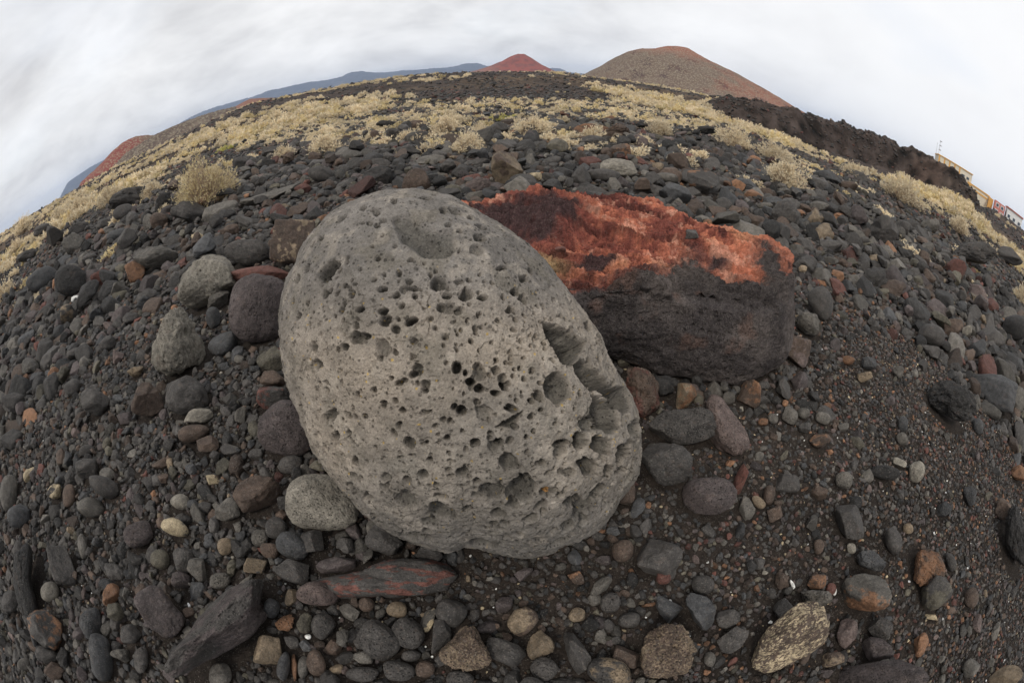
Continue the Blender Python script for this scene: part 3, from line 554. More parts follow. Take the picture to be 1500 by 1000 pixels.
T = '''
304 411 46 42 -10 pale w|pale grey fine-grained rock with one black hole, left of the giant boulder|the pale fine-grained rock
378 453 44 53 0 pur v|rounded purple-brown vesicular rock wedged against the giant boulder's left shoulder|the purple-brown round rock
262 498 45 54 -15 pale c|pale pitted pointed rock below the pale fine-grained rock|the pale pointed rock
384 406 54 17 -8 rd f|flat brick red stone under the lichen-spotted rock|the flat red stone
428 352 35 38 0 br+tan- b|dark brown block with yellow lichen spots left of the giant boulder's top|the lichen-spotted block
327 503 23 16 -32 bl r|smooth blue-grey oval stone below the purple-brown round rock|the smooth blue oval
273 577 33 31 0 dk g|rounded rough dark grey rock below the pale pointed rock|the rough round rock
214 580 27 36 5 br a|grooved dark brown stone left of the rough round rock|the grooved brown stone
414 628 40 44 -35 pur v|oval purplish vesicular rock touching the giant boulder's lower left side|the oval vesicular rock
290 608 22 13 -12 pale g|light grey oval stone under the rough round rock|the light grey oval
105 411 26 24 0 blk v|round black pitted stone near the left edge beside a smooth oval one|the round black stone
62 408 26 16 -28 bl r|smooth blue-grey oval stone near the left edge|the left edge oval
150 405 20 15 0 rd c|
199 397 17 16 -30 org+br a|rusty brown wedge with one orange face on the left scree|the rusty wedge
227 377 36 16 -5 gy g|wide grey low stone behind the rusty wedge|
364 370 36 20 -5 dk v|
312 466 11 17 0 bl r|
317 437 19 20 0 gy c|
98 458 17 16 0 dk+tan a|
111 437 7 7 0 wht c|small broken white stone on the left scree|the small white stone
173 522 9 11 0 pk a|
157 503 13 12 0 dk g|
57 553 14 10 -30 bl f|
200 543 14 10 0 tan c|
139 590 24 19 20 dk g|
107 567 14 12 -30 dk r|
397 527 20 21 -40 ol g|
400 555 20 13 5 br g|
397 583 27 18 0 dk+rd g|
352 608 9 13 0 gy b|
283 633 24 14 -12 br r|
302 652 19 15 0 br a|
157 650 7 10 10 ol r|
127 660 13 9 -10 dk r|
130 685 20 17 0 dk g|
153 712 26 15 42 dk r|bent dark grey stone pointing down on the lower left scree|the bent stone
132 742 21 15 18 gy r|
80 722 13 14 0 crm+dk c|stone crusted with white near the lower left edge|the white-crusted stone
42 695 8 14 35 crm f|
101 725 10 18 5 br r|
27 755 17 18 0 bl v|
263 735 15 12 5 pale r|pale oval pebble in the lower left scree|the pale oval pebble
310 700 13 10 0 crm+br a|
203 782 23 19 -18 pur v|purple-brown oval vesicular stone in the lower left scree|the purple-brown oval
257 772 22 13 22 crm+dk r|dark stone with a cream streak right of the purple-brown oval|the cream-streaked stone
375 722 38 30 -20 br g|large rough brown-grey rock left of the pale rounded foot stone|the large brown-grey rock
466 735 49 42 10 pale v|big pale grey rounded rock wedged under the giant boulder's lower left side|the pale rounded rock
425 680 18 14 0 dk r|
333 748 19 21 30 gy g|
428 800 26 20 35 bl r|smooth grey egg-shaped stone just below the pale rounded rock|the smooth grey egg
405 772 17 17 0 dk r|
394 806 15 13 0 br r|
460 795 22 20 15 dk a|
428 832 28 20 20 dk a|
490 828 32 13 -4 pur f|
465 869 32 18 8 pk v|pinkish tan oval vesicular stone at the bottom, left of the red-seamed slab|the tan vesicular oval
427 872 9 16 10 tan f|
398 890 12 15 10 bl r|
90 828 18 33 -14 dk b|long dark slab-like stone leaning on the lower left scree|the long dark slab
121 800 8 19 -8 gy r|
73 867 14 16 -10 pale r|pale smooth grey pebble right of the long pitted stone|the pale grey pebble
163 871 13 18 20 org g|rusty orange-brown stone on the lower left scree|the orange-brown stone
133 914 17 25 -5 bl v|blue-grey egg-shaped pitted stone below the orange-brown stone|the blue-grey egg
147 963 18 38 -10 bl r|long smooth blue-grey stone at the bottom edge below the blue-grey egg|the long smooth stone
233 900 33 40 -35 pur b|angular purplish block leaning on the big dark slab|the purplish block
313 922 104 36 -40 dk+pur w|long dark vesicular slab pointing up right at the lower left|the big dark slab
66 922 24 38 -30 dk+org b|dark block with one rusty orange face near the bottom left corner|the rusty-faced block
35 850 17 66 -8 blk v|very long black pitted stone standing along the left edge|the long pitted stone
235 820 15 16 0 ol r|
265 849 15 13 0 pur v|
268 820 17 20 -10 dk g|
290 835 15 20 -20 gy a|
330 800 12 13 0 tan r|
375 828 18 12 8 tan+dk b|
381 787 13 13 0 gy v|
322 850 16 12 0 gy v|
393 950 22 24 8 tan b|tan five-sided block near the bottom, right of the big dark slab|the tan block
473 917 18 20 15 dk v|
447 912 13 16 0 ol g|
417 911 15 13 0 org c|
415 975 10 22 5 bl r|
431 977 5 20 3 org f|thin rusty sliver standing on edge at the bottom|
445 977 9 17 0 gy r|
463 970 14 20 -15 br r|
323 990 17 20 0 gy r|
177 957 17 13 0 gy c|
191 928 17 15 0 dk g|
207 965 11 21 0 dk v|
80 983 15 14 35 br b|
68 960 18 13 25 dk g|
35 972 10 10 0 gy r|
12 720 14 28 0 gy r|
14 880 14 17 0 dk g|
451 932 5 4 0 wht r|
575 850 98 24 4 dk+rd- f|flat dark brown slab with a red seam half buried under the giant boulder's foot|the half-buried red-seamed slab
572 850 28 26 30 dk r|smooth dark cone-shaped stone lying on the half-buried red-seamed slab|the smooth dark cone
537 885 12 11 0 br r|
582 892 16 12 8 tan r|tan oval pebble below the smooth dark cone|the tan oval pebble
555 937 33 27 38 dk v|large dark oval pitted stone at the bottom left of centre|the dark pitted oval
597 927 26 22 25 dk v|
627 907 10 20 30 gy+crm f|streaked grey and white sliver standing among dark stones|the streaked sliver
662 896 24 22 20 dk r|round dark smooth stone right of the streaked sliver|the round dark stone
645 932 17 26 5 dk a|
685 952 38 36 5 br+tan* c|brown cone-like rock with tan flecks at the bottom|the tan-flecked rock
742 955 33 19 14 dk g|
793 945 24 24 -10 tan a|tan wedge-shaped stone at the bottom centre|the tan wedge
766 912 25 22 -45 br+tan g|
845 952 19 35 -22 dk a|dark wedge with a small hole right of the tan wedge|the dark holed wedge
797 980 20 20 -30 dk v|
895 982 35 22 8 dk+tan v|
915 962 22 14 20 br b|
977 952 43 42 -12 br+tan* c|big tan speckled block at the bottom centre right|the tan speckled block
912 805 16 18 0 br r|brown-grey egg-shaped stone below the giant boulder's lower right|the brown-grey egg
960 820 38 30 15 dk f|flat dark embedded stone right of the brown-grey egg|the flat embedded stone
972 845 11 11 0 rd r|small dark red stone on the flat embedded stone's lower edge|the small red stone
895 882 16 15 0 dk v|
880 858 20 10 -32 gy g|
922 907 17 12 0 dk r|
977 893 22 19 15 bl a|blue-grey wedge-shaped stone above the tan speckled block|the blue-grey wedge
950 886 11 3 -12 org f|
915 718 16 21 -5 br r|smooth brown egg-shaped stone touching the giant boulder's lower right side|the brown egg
975 680 40 32 5 dk g|big round dark stone touching the giant boulder's right side|the big round dark stone
565 790 30 22 15 dk g|
533 963 16 10 0 gy g|
532 988 26 12 0 dk v|
583 982 25 16 15 dk v|
622 980 15 13 0 br r|
602 960 15 9 0 dk r|
674 993 21 12 0 dk v|
845 900 13 11 0 tan g|
843 845 14 10 10 br+org a|
738 885 13 14 0 pur f|
1040 727 43 29 -3 pur v|purplish bean-shaped vesicular stone right of the giant boulder's foot|the bean-shaped stone
1087 702 11 26 22 rd a|dark red wedge standing behind the bean-shaped stone|the dark red wedge
1152 707 20 14 0 dk f|
1235 703 14 13 0 gy v|
1297 691 22 11 5 blk v|
1343 690 12 17 10 pale v|pale grey oval pebble with a hollow on the right sand|the hollow pebble
1315 677 14 7 28 pale f|
1127 725 9 15 5 br r|
1111 735 12 8 35 tan r|
1198 722 14 11 20 br f|
1245 765 19 28 -12 dk b|dark grey upright block on the sand at the right|the dark upright block
1308 792 14 20 -3 dk r|smooth dark oval pebble right of the dark upright block|the smooth dark oval
1247 802 7 9 -10 pale r|
1330 774 8 8 0 tan r|
1200 800 8 12 0 br r|
1273 822 26 17 12 bl c|ridged blue-grey chunk below the dark upright block|the ridged chunk
1267 867 40 29 5 gy+org g|rounded grey stone with a rusty lower edge at the lower right|the rust-edged stone
1359 824 25 38 -8 org+br c|tall rusty brown rock standing at the lower right|the tall rusty rock
1372 866 30 22 -35 dk+ol g|
1158 935 70 34 -38 br+crm* g|large oblong rock frosted with pale yellow crystals at the lower right|the yellow-frosted rock
1025 895 25 31 -20 bl a|dark blue-grey wedge pointing down beside the yellow-frosted rock|the dark blue-grey wedge
1030 857 17 15 0 dk r|
1067 905 18 15 0 dk g|
1075 935 25 17 -30 dk a|
1135 752 12 11 -20 br b|
1093 745 12 18 -30 gy f|
1040 965 9 11 0 gy r|
1146 850 11 13 0 br g|
1194 850 17 13 0 br+org a|
1217 862 8 9 10 rd r|
1242 927 16 23 5 pk g|
1287 920 20 18 20 dk w|
1285 953 26 20 10 pur w|
1290 992 72 28 -8 pur w|big purplish vesicular slab cut by the bottom edge at the right|the bottom edge slab
1473 992 27 16 -25 tan a|tan stone cut by the bottom right corner|the corner stone
1423 873 11 17 10 br r|
1393 823 8 14 -15 dk r|
1432 912 8 14 8 pk f|
1364 903 12 4 8 crm f|thin cream-coloured fragment on black sand below the tall rusty rock|
1161 856 3 8 -25 wht r|
1223 866 3 6 10 wht r|
1492 792 20 54 0 blk c|tall black rock cut by the right edge|the right edge rock
1470 745 12 16 10 br g|
1494 692 14 12 0 org g|
1423 977 14 15 0 gy g|
1147 892 16 14 -30 dk b|
1200 878 28 14 5 gy c|
1421 727 10 15 -8 bl v|
1220 965 18 11 -10 br+tan g|
1204 446 18 27 -22 dk r|smooth dark thumb-shaped stone right of the lava block|the thumb-shaped stone
1187 477 20 19 10 gy w|
1167 512 23 22 25 br+pk b|
1364 491 21 17 5 dk r|smooth dark round stone on the right scree|the smooth round stone
1394 587 41 30 25 blk c|porous black chunk riddled with holes at the right|the porous black chunk
1458 573 42 26 25 bl f|flat blue-grey stone half sunk in sand at the right edge|the sunken flat stone
1487 479 19 20 0 blk r|smooth black egg-shaped stone at the right edge|the black egg
1399 393 17 15 20 rd+br a|
1425 372 35 21 12 dk c|wide craggy dark rock at the upper right|the wide craggy rock
1478 375 22 13 20 dk g|
1431 510 14 15 0 bl a|
1397 480 15 15 0 br g|
1416 485 8 9 0 pale b|
1382 472 22 9 38 ol a|
1294 337 23 22 -10 dk a|big dark angular boulder on the upper right scree|the dark angular boulder
1323 621 8 12 0 bl r|
1321 643 9 10 -20 gy r|
1433 624 8 12 -15 bl r|
1097 577 18 22 5 br+org a|
1147 570 11 17 -15 dk a|
1000 624 50 26 -10 dk w|dark vesicular angular rock right of the giant boulder|the dark vesicular rock
1066 622 24 50 -28 pk w|pinkish grey long wedge leaning beside the dark vesicular rock|the pinkish wedge
1068 583 10 10 0 gy r|
1157 608 12 14 0 gy g|
1177 606 10 9 0 gy r|
1205 612 12 9 20 gy r|
1180 628 11 10 0 dk a|
1118 618 8 6 0 org r|
1132 613 8 8 0 gy r|
1270 530 15 11 30 bl a|
1315 545 9 10 0 gy g|
1243 528 10 7 15 org r|
1267 552 12 9 0 tan c|
1200 645 18 11 0 br+org g|
940 571 28 38 -10 rd+br c|dark reddish craggy rock squeezed between the giant boulder and the lava block|the dark reddish rock
972 566 21 17 10 blk g|
1003 583 17 22 10 tan+org a|
1150 310 23 21 -15 dk g|big rounded dark boulder behind the lava block's right end|the rounded dark boulder
1122 302 13 6 0 gy r|
1030 267 26 19 15 dk+org a|dark angular boulder with an orange underside up the slope|the orange-bellied boulder
1193 317 15 13 0 dk+tan a|
1200 303 15 9 5 gy g|
1212 260 22 10 18 bl g|
1243 273 14 8 5 br g|
1323 336 12 13 0 dk g|
1363 330 15 11 5 gy g|
1400 315 28 17 25 dk c|large craggy dark boulder below the bluff's right end|the bluff-side boulder
1487 343 17 24 -15 dk r|tall smooth dark boulder at the right edge|the right edge boulder
1033 192 17 8 5 blk c|
1118 334 10 9 0 dk g|
1255 258 19 8 22 dk g|
1237 243 7 6 0 blk a|
1140 216 12 8 5 dk g|
743 247 26 27 8 tan+br a|large tan-brown angular boulder standing up the slope behind the red top|the tan-brown boulder
778 262 17 10 -20 br+crm a|
565 184 16 8 0 blk c|porous black boulder at the edge of the shrub belt|the porous black boulder
615 185 17 9 5 br g|
730 189 18 12 0 dk g|
723 203 15 9 0 bl g|
817 216 17 13 10 ol g|rounded greenish grey boulder behind the tan-brown boulder|the greenish boulder
905 246 29 15 5 pale g|pale grey domed boulder up the slope right of the tan-brown boulder|the pale domed boulder
883 257 27 10 5 dk r|
900 272 12 13 0 gy a|
912 222 18 12 0 br+org a|
903 193 26 14 0 br c|broad dark brown craggy boulder in front of the shrub belt|the broad brown boulder
857 191 22 11 5 br+org g|
990 235 20 13 10 br a|
977 262 20 9 5 gy r|
943 273 14 13 0 br a|
557 255 27 15 5 blk a|
608 264 23 19 0 br w|brown-grey vesicular boulder just behind the giant boulder's top|the brown vesicular boulder
663 282 14 12 0 ol g|
700 288 23 8 -8 gy f|
630 236 23 9 -8 gy f|
602 222 18 9 5 dk g|
763 279 12 12 0 gy a|
810 236 15 7 -10 dk r|
667 242 10 7 0 br r|
690 263 15 7 -15 rd f|
597 197 10 8 0 dk g|
578 197 12 9 20 dk c|
863 237 18 9 0 rd g|
893 175 9 4 0 org f|bright orange-red stone lying in the shrub belt|
868 208 20 10 0 dk g|
190 288 34 17 -10 dk c|wide craggy black boulder in front of the left shrubs|the wide craggy boulder
238 298 13 20 0 blk c|upright dark boulder left of the big straw-coloured shrub|the upright boulder
233 324 14 13 0 br g|
275 310 29 16 5 dk g|dark block in front of the big straw-coloured shrub|the dark block
183 311 18 12 -15 dk r|
400 285 52 9 -17 gy f|long flat grey slab sloping behind the lichen-spotted block|the long flat slab
320 312 32 14 -20 gy f|
470 256 21 13 10 dk v|oval dark pitted boulder right of the long flat slab|the oval pitted boulder
375 267 9 9 0 dk r|
393 240 12 8 0 blk b|
353 240 13 11 0 dk g|
400 221 18 10 0 dk a|
155 328 15 9 0 dk g|
115 333 17 11 0 dk c|
170 345 17 10 -22 bl r|
80 347 14 18 -15 dk a|
108 355 18 20 0 gy g|
292 348 13 8 0 crm c|small cream-coloured stone on the scree below the dark block|the cream stone
337 338 15 10 -10 br g|
63 337 16 9 -20 dk g|
463 230 12 8 0 br g|
443 277 13 9 0 rd g|
40 375 16 10 -30 dk g|
130 380 14 9 -10 dk g|
1013 344 11 8 5 dk b|small dark block lying on the lava block's red top|
821 365 8 6 -10 rd a|small brick red pebble lying on the lava block below its dark lump|
'''
def fib(n):
    k = np.arange(n)+.5; z = 1-2*k/n; a = k*2.399963; r = np.sqrt(1-z*z); return np.stack([r*np.cos(a), r*np.sin(a), z], -1)
def stone_shape(level, shape, seed, outline=None):
    """unit-size stone (each axis spans about -1..1)"""
    rs = np.random.RandomState(seed); V, F = ico(level)
    K, lo, hi, p = dict(r=(7, .82, 1.05, 6), v=(8, .80, 1.05, 8), g=(12, .64, 1.0, 16), a=(14, .46, .95, 40), w=(13, .55, 1.0, 24), b=(6, .70, .82, 20), f=(13, .60, 1.05, 26), c=(14, .5, 1.0, 14))[shape]
    bp_ = dict(r=2.3, v=2.4, g=2.5, a=3.2, w=3.6, b=4, f=4.5, c=2.6)[shape]; V = V/((np.abs(V)**bp_).sum(1)**(1/bp_))[:, None]; U0 = V/np.linalg.norm(V, axis=1)[:, None]
    n = rs.normal(size=(K, 3)); n /= np.linalg.norm(n, axis=1)[:, None]
    if shape == 'b': n = np.array([(1,0,0),(-1,0,0),(0,1,0),(0,-1,0),(0,0,1),(0,0,-1)], float)+rs.normal(size=(6, 3))*.22; n /= np.linalg.norm(n, axis=1)[:, None]
    d = rs.uniform(lo, hi, K)
    acc = np.full(len(V), 1.0)
    for k in range(K): acc += (np.maximum(V@n[k], 0)/d[k])**p
    r = acc**(-1/p)
    S = V*r[:, None]; off = rs.uniform(-50, 50, 3)
    amp = dict(r=.06, v=.06, g=.12, a=.08, w=.09, b=.08, f=.07, c=.22)[shape]
    S = S*(1+amp*fbm(S*1.7+off, 3, seed % 97))[:, None]
    if level >= 4:
        S = S*(1+dict(r=.010, v=.03, g=.05, a=.045, w=.045, b=.045, f=.035, c=.10)[shape]*fbm(S*6+off, 4, seed % 89, .6))[:, None]
    S = S/np.abs(S).max(0)
    if outline is not None: # widen or narrow around the view axis so that the stone has the outline it shows
        ph_ = np.arctan2(S[:, 1], S[:, 0]); rr_ = np.hypot(S[:, 0], S[:, 1]); nb_ = 28; bi = ((ph_+np.pi)/(2*np.pi)*nb_).astype(int) % nb_
        sil = np.array([rr_[bi == k].max() for k in range(nb_)]); oa_ = np.arctan2(outline[:, 1], outline[:, 0]); orr = np.hypot(outline[:, 0], outline[:, 1]); q_ = np.argsort(oa_)
        cen = -np.pi+(np.arange(nb_)+.5)*2*np.pi/nb_; e_ = np.linspace(0, 1, 9)
        ed = np.concatenate([outline*(1-t_)+np.roll(outline, -1, 0)*t_ for t_ in e_[:-1]]); oa_ = np.arctan2(ed[:, 1], ed[:, 0]); orr = np.hypot(ed[:, 0], ed[:, 1]); q_ = np.argsort(oa_)
        want = np.interp(cen, *wrap(oa_[q_], orr[q_])); ra_ = want/sil; ra_ = (np.roll(ra_, 1)+2*ra_+np.roll(ra_, -1))/4; want = ra_*sil; rt2 = np.interp(ph_, *wrap(cen, want/sil)); S = S*np.stack([rt2, rt2, np.ones_like(rt2)], -1)
    if shape in 'vwc' and level >= 5:
        pr = dict(v=.9, w=.8, c=.6)[shape]; nn = S/np.linalg.norm(S, axis=1)[:, None]
        if level >= 6: S = S-nn*(1.3*pits(S+off, .085, pr, .12, .42, seed % 83, 1.8))[:, None]
        if shape == 'c': S = S-nn*(1.2*pits(S+off, .30, .6, .15, .42, seed % 71, 1.8))[:, None]
        else: S = S-nn*(1.0*pits(S+off, .22, pr*.4, .10, .36, seed % 71, 2))[:, None]
    return S, F, off
def stone_colour(S, off, c1, c2, seed):
    rs = np.random.RandomState(seed+5); c1 = np.array(CC[c1])*rs.uniform(.86, 1.16)
    few = bool(c2) and c2.endswith('-'); frost = bool(c2) and c2.endswith('*'); c2 = c2.rstrip('-*') if c2 else c2
    n = fbm(S*1.6+off+9, 4, 7); n2 = fbm(S*5+off, 4, 9)
    c = c1*(1+.35*n+.25*n2)[:, None]
    if c2:
        d = rs.normal(size=3); d /= np.linalg.norm(d); t = sstep(-.05, .25, S@d*.35+n*.7+n2*.35)
        if few: t = sstep(.20, .30, n2+.3*n+.12*d[0])
        if frost: t = sstep(-.1, .3, fbm(S*16+off, 3, 19, .7)+.5*n)*.9
        c = lerp(c, np.array(CC[c2])*(1+.5*n2)[:, None], t)
    else: c = lerp(c, np.array(CC['br'])*1.1, sstep(.2, .6, n2)*.3)
    return np.clip(c, .008, 1)
stones = []; foot = []
ON_BLOCK = {(575., 850.): -.045, (1013., 344.): .465, (821., 365.): .44}
OUTL = {(304, 411): [(258,442),(262,405),(285,382),(310,369),(325,370),(345,388),(348,415),(330,440),(300,452),(270,452)],
 (262, 498): [(219,535),(221,510),(232,480),(247,455),(265,443),(280,462),(292,490),(305,510),(300,535),(275,548),(240,552)],
 (378, 453): [(336,480),(335,440),(345,412),(370,399),(400,403),(425,420),(422,470),(412,500),(385,503),(350,498)],
 (414, 628): [(375,645),(380,612),(400,590),(425,583),(450,600),(460,640),(450,668),(420,668),(390,660)],
 (466, 735): [(418,750),(419,715),(432,697),(460,692),(490,697),(515,725),(530,760),(510,775),(470,777),(432,772)],
 (375, 722): [(337,725),(352,705),(372,694),(395,698),(415,715),(412,738),(385,745),(355,752)],
 (313, 922): [(235,992),(242,968),(270,935),(300,890),(340,855),(385,843),(388,870),(397,915),(360,940),(300,970),(255,1000)],
 (233, 900): [(192,875),(210,860),(228,855),(250,880),(272,905),(262,935),(245,940),(215,915)],
 (66, 922): [(38,905),(45,893),(62,890),(92,910),(92,940),(85,958),(60,945),(42,930)],
 (35, 850): [(18,850),(20,812),(38,790),(48,800),(45,850),(55,890),(60,918),(40,915),(25,885)],
 (575, 850): [(430,868),(460,850),(520,838),(560,822),(600,815),(660,822),(672,845),(655,865),(620,872),(560,870),(490,885),(440,885)],
 (572, 850): [(543,860),(545,838),(560,823),(575,828),(590,845),(602,865),(590,875),(560,875)],
 (685, 952): [(640,955),(662,935),(680,912),(695,915),(705,935),(722,965),(715,980),(670,982),(645,970)],
 (793, 945): [(770,955),(775,935),(790,920),(805,930),(817,948),(800,960),(778,968)],
 (845, 952): [(822,925),(838,925),(855,945),(868,965),(860,985),(845,990),(832,965)],
 (977, 952): [(935,970),(937,940),(955,920),(985,910),(1010,922),(1020,955),(1015,985),(975,995),(940,988)],
 (1158, 935): [(1100,965),(1105,945),(1130,915),(1165,885),(1185,875),(1210,890),(1218,925),(1205,950),(1170,965),(1130,988),(1108,985)],
 (1359, 824): [(1338,850),(1337,820),(1345,805),(1365,803),(1380,812),(1388,838),(1375,850),(1345,862)],
 (1267, 867): [(1228,865),(1240,845),(1262,838),(1295,845),(1308,870),(1302,892),(1270,896),(1240,890)],
 (1025, 895): [(1002,875),(1012,866),(1035,873),(1050,890),(1045,915),(1032,927),(1015,910)],
 (1040, 727): [(998,718),(1008,703),(1035,698),(1065,700),(1082,718),(1075,740),(1050,755),(1018,752),(1000,738)],
 (1066, 622): [(1035,580),(1047,572),(1065,590),(1085,620),(1100,640),(1098,655),(1080,668),(1050,660),(1035,640)],
 (1000, 624): [(950,630),(955,612),(975,600),(1010,596),(1045,600),(1050,625),(1040,648),(1000,652),(965,648)],
 (1394, 587): [(1355,590),(1360,568),(1385,553),(1408,562),(1430,580),(1432,605),(1415,618),(1390,612),(1372,600)],
 (743, 247): [(718,240),(722,225),(740,219),(752,226),(765,245),(768,262),(745,272),(725,270)],
 (1294, 337): [(1270,338),(1285,318),(1298,313),(1313,325),(1318,345),(1300,357),(1278,350)],
 (1150, 310): [(1128,315),(1135,300),(1150,290),(1165,298),(1172,318),(1165,329),(1140,328)],
 (940, 571): [(915,550),(930,535),(955,545),(968,565),(968,590),(955,610),(935,612),(922,590)],
 (214, 580): [(190,605),(195,580),(205,560),(220,558),(235,578),(242,600),(225,610)],
 (608, 264): [(588,280),(590,262),(602,247),(618,245),(630,262),(634,283),(600,284)],
 (557, 255): [(528,262),(540,247),(556,241),(575,248),(585,262),(560,272),(535,272)],
 (903, 193): [(878,200),(890,188),(905,180),(918,185),(928,200),(925,207),(880,207)],
 (190, 288): [(156,300),(165,285),(185,274),(210,272),(222,283),(222,300),(195,305),(165,308)],
 (238, 298): [(226,310),(228,292),(238,281),(250,283),(252,300),(245,318),(230,318)]}
def place_stone(x, y, hw, hh, ang, c1, c2, shape, label, ref, idx):
    ca, sa = math.cos(math.radians(ang)), math.sin(math.radians(ang))
    d = ray(x, y); v1 = (ray(x+hw*ca, y+hw*sa)-ray(x-hw*ca, y-hw*sa))/2; v2 = (ray(x-hh*sa, y+hh*ca)-ray(x+hh*sa, y-hh*ca))/2
    w3 = d*np.linalg.norm((np.linalg.norm(v1)*.5+np.linalg.norm(v2)*.5))*.8
    if shape == 'f': # lying flat: third axis points out of the ground
        pass
    Dk = 2.0
    for _ in range(8):
        hz = Dk*math.sqrt(v1[2]**2+v2[2]**2+w3[2]**2); g = gz(d[0]*Dk, d[1]*Dk)
        sink = .40 if shape == 'f' else .78
        if (x, y) in ON_BLOCK: g = ON_BLOCK[(x, y)]
        zc = g+sink*hz; Dk = min((CAM_H-zc)/max(-d[2], .02), 60)
    lvl = 6 if hw*hh > 1100 else (5 if hw*hh > 330 else 4)
    ol = OUTL.get((int(x), int(y)))
    if ol is not None:
        ol = np.array(ol, float)-[x, y]; ol = np.stack([(ol[:, 0]*ca+ol[:, 1]*sa)/hw, (-ol[:, 0]*sa+ol[:, 1]*ca)/hh], -1)
    S, F, off = stone_shape(lvl, shape, 1000+idx*7, ol)
    M = np.stack([v1*Dk, v2*Dk, w3*Dk])
    P = S@M
    if np.linalg.det(M) < 0: F = F[:, ::-1]
    col = stone_colour(S, off, c1, c2, idx)
    loc = np.array([0, 0, CAM_H])+d*Dk
    size = max(hw, hh)
    name = 'pebble' if size < 11 else ('stone' if size < 30 else 'rock')
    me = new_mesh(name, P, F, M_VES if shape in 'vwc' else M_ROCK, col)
    o = link(name, me, loc)
    stones.append(dict(o=o, x=x, y=y, hw=hw, hh=hh, c=c1, c2=c2.rstrip('-*') if c2 else c2, s=shape, label=label, ref=ref, name=name))
    H = M[:, :2]; cov = H.T@H
    foot.append((loc[0], loc[1], np.linalg.inv(cov+1e-9*np.eye(2)), size*Dk/600))
for idx, ln in enumerate([q for q in T.strip().split('\n')]):
    p = (ln.split('|')+['', ''])[:3]; a = p[0].split(); c = a[5].split('+')
    place_stone(*[float(v) for v in a[:5]], c[0], c[1] if len(c) > 1 else None, a[6], p[1], p[2], idx)

# ------------------------------------------------------------------ beds of smaller stones (uncountable): positions by dart throwing, instanced

rs = np.random.RandomState(3)
def sandy(px, py):
    """how sandy the beach is where the photograph shows sand (right side, foot of the giant boulder)"""
    a = sstep(860, 1010, px)*sstep(560, 640, py)
    b = np.exp(-(((px-860)/170)**2+((py-860)/62)**2)**1.5)+np.exp(-(((px-700)/90)**2+((py-850)/55)**2)**2)*.8
    c = sstep(1130, 1260, px)*sstep(440, 520, py)
    return np.clip(np.maximum(np.maximum(a, c), b), 0, 1)
acc = []
near_done = False
def in_foot(x, y, r):
    return False
FX = np.array([f[0] for f in foot]); FY = np.array([f[1] for f in foot]); FM = np.array([f[2] for f in foot])
def hits_feature(X, Y, R):
    """inside the footprint of one of the individually built stones, the slab or the giant boulder's contact"""
    m = np.zeros(len(X), bool)
    for fx_, fy_, Mi, s in foot:
        dx = X-fx_; dy = Y-fy_; k = np.hypot(dx, dy) < s*2.2+R
        if not k.any(): continue
        q = np.sqrt(Mi[0, 0]*dx[k]**2+2*Mi[0, 1]*dx[k]*dy[k]+Mi[1, 1]*dy[k]**2); ss = 1/np.sqrt(np.maximum(np.linalg.eigvalsh(Mi)[1], 1e-9))
        m[np.where(k)[0]] |= q < (.96 if s > .04 else .88)+.6*R[k]/ss
    a = np.arctan2(Y-SC[1], X-SC[0]); r = np.hypot(X-SC[0], Y-SC[1]); m |= r < np.interp(a, *wrap(ba, br_))-.01+R*.4
    m |= ((X-C0[0])/.40)**2+((Y-C0[1]-.02)/.36)**2 < 1
    return m
BELT = [(120,292),(180,262),(250,225),(350,182),(450,161),(560,153),(700,150),(850,152),(1000,160),(1060,178),(1100,192),(1200,224),(1330,268),(1420,300),(1450,328),(1420,322),(1330,296),(1200,256),(1100,228),(1000,208),(900,201),(800,200),(700,198),(600,202),(500,208),(400,226),(330,246),(250,272),(180,302)]
def in_belt(px, py): return sstep(-9, 7, poly_mask(BELT, np.asarray(px, float), np.asarray(py, float), 1.0))
class Occ:
    def __init__(s, nx, ny): s.g = np.zeros((ny, nx), bool)
def throw(n, sampler, to_grid, G, out, overlap=.78):
    X, Y, R, K = sampler(n)
    px, py = proj(np.stack([X, Y, 0*X+ground_z(X, Y, False)], -1)); ok = (px > -70) & (px < 1570) & (py > 60) & (py < 1080)
    ok &= ~hits_feature(X, Y, R)
    X, Y, R = X[ok], Y[ok], R[ok]; gx, gy, gr = to_grid(X, Y, R*overlap)
    ny, nx = G.shape
    for i in range(len(X)):
        a, b, r = gx[i], gy[i], gr[i]; ia, ib = int(a), int(b)
        if not (0 <= ia < nx and 0 <= ib < ny) or G[ib, ia]: continue
        h = r*.6; q = [(a-h, b), (a+h, b), (a, b-h), (a, b+h)]
        if any(0 <= int(u) < nx and 0 <= int(v) < ny and G[int(v), int(u)] for u, v in q): continue
        r0 = int(math.ceil(r)); y0, y1, x0, x1 = max(0, ib-r0), min(ny, ib+r0+1), max(0, ia-r0), min(nx, ia+r0+1)
        if r0 <= 1: G[ib, ia] = True
        else:
            yy, xx = np.ogrid[y0:y1, x0:x1]; G[y0:y1, x0:x1] |= (xx+.5-a)**2+(yy+.5-b)**2 < r*r
        out.append((X[i], Y[i], R[i]))
NG = 1300; HALF = 3.4
Gn = np.zeros((NG, NG), bool); pos = []
def near_sampler(lo, hi):
    def f(n):
        X = rs.uniform(-HALF, HALF, n); Y = rs.uniform(-1.7, HALF, n)
        R = lo*(hi/lo)**rs.uniform(0, 1, n)
        px, py = proj(np.stack([X, Y, 0*X], -1)); s = sandy(px, py)
        keep = np.hypot(X, Y) < HALF
        if lo > .011: keep &= rs.uniform(0, 1, n) > s*(.84 if lo < .02 else .95)
        return X[keep], Y[keep], R[keep], 0
    return f
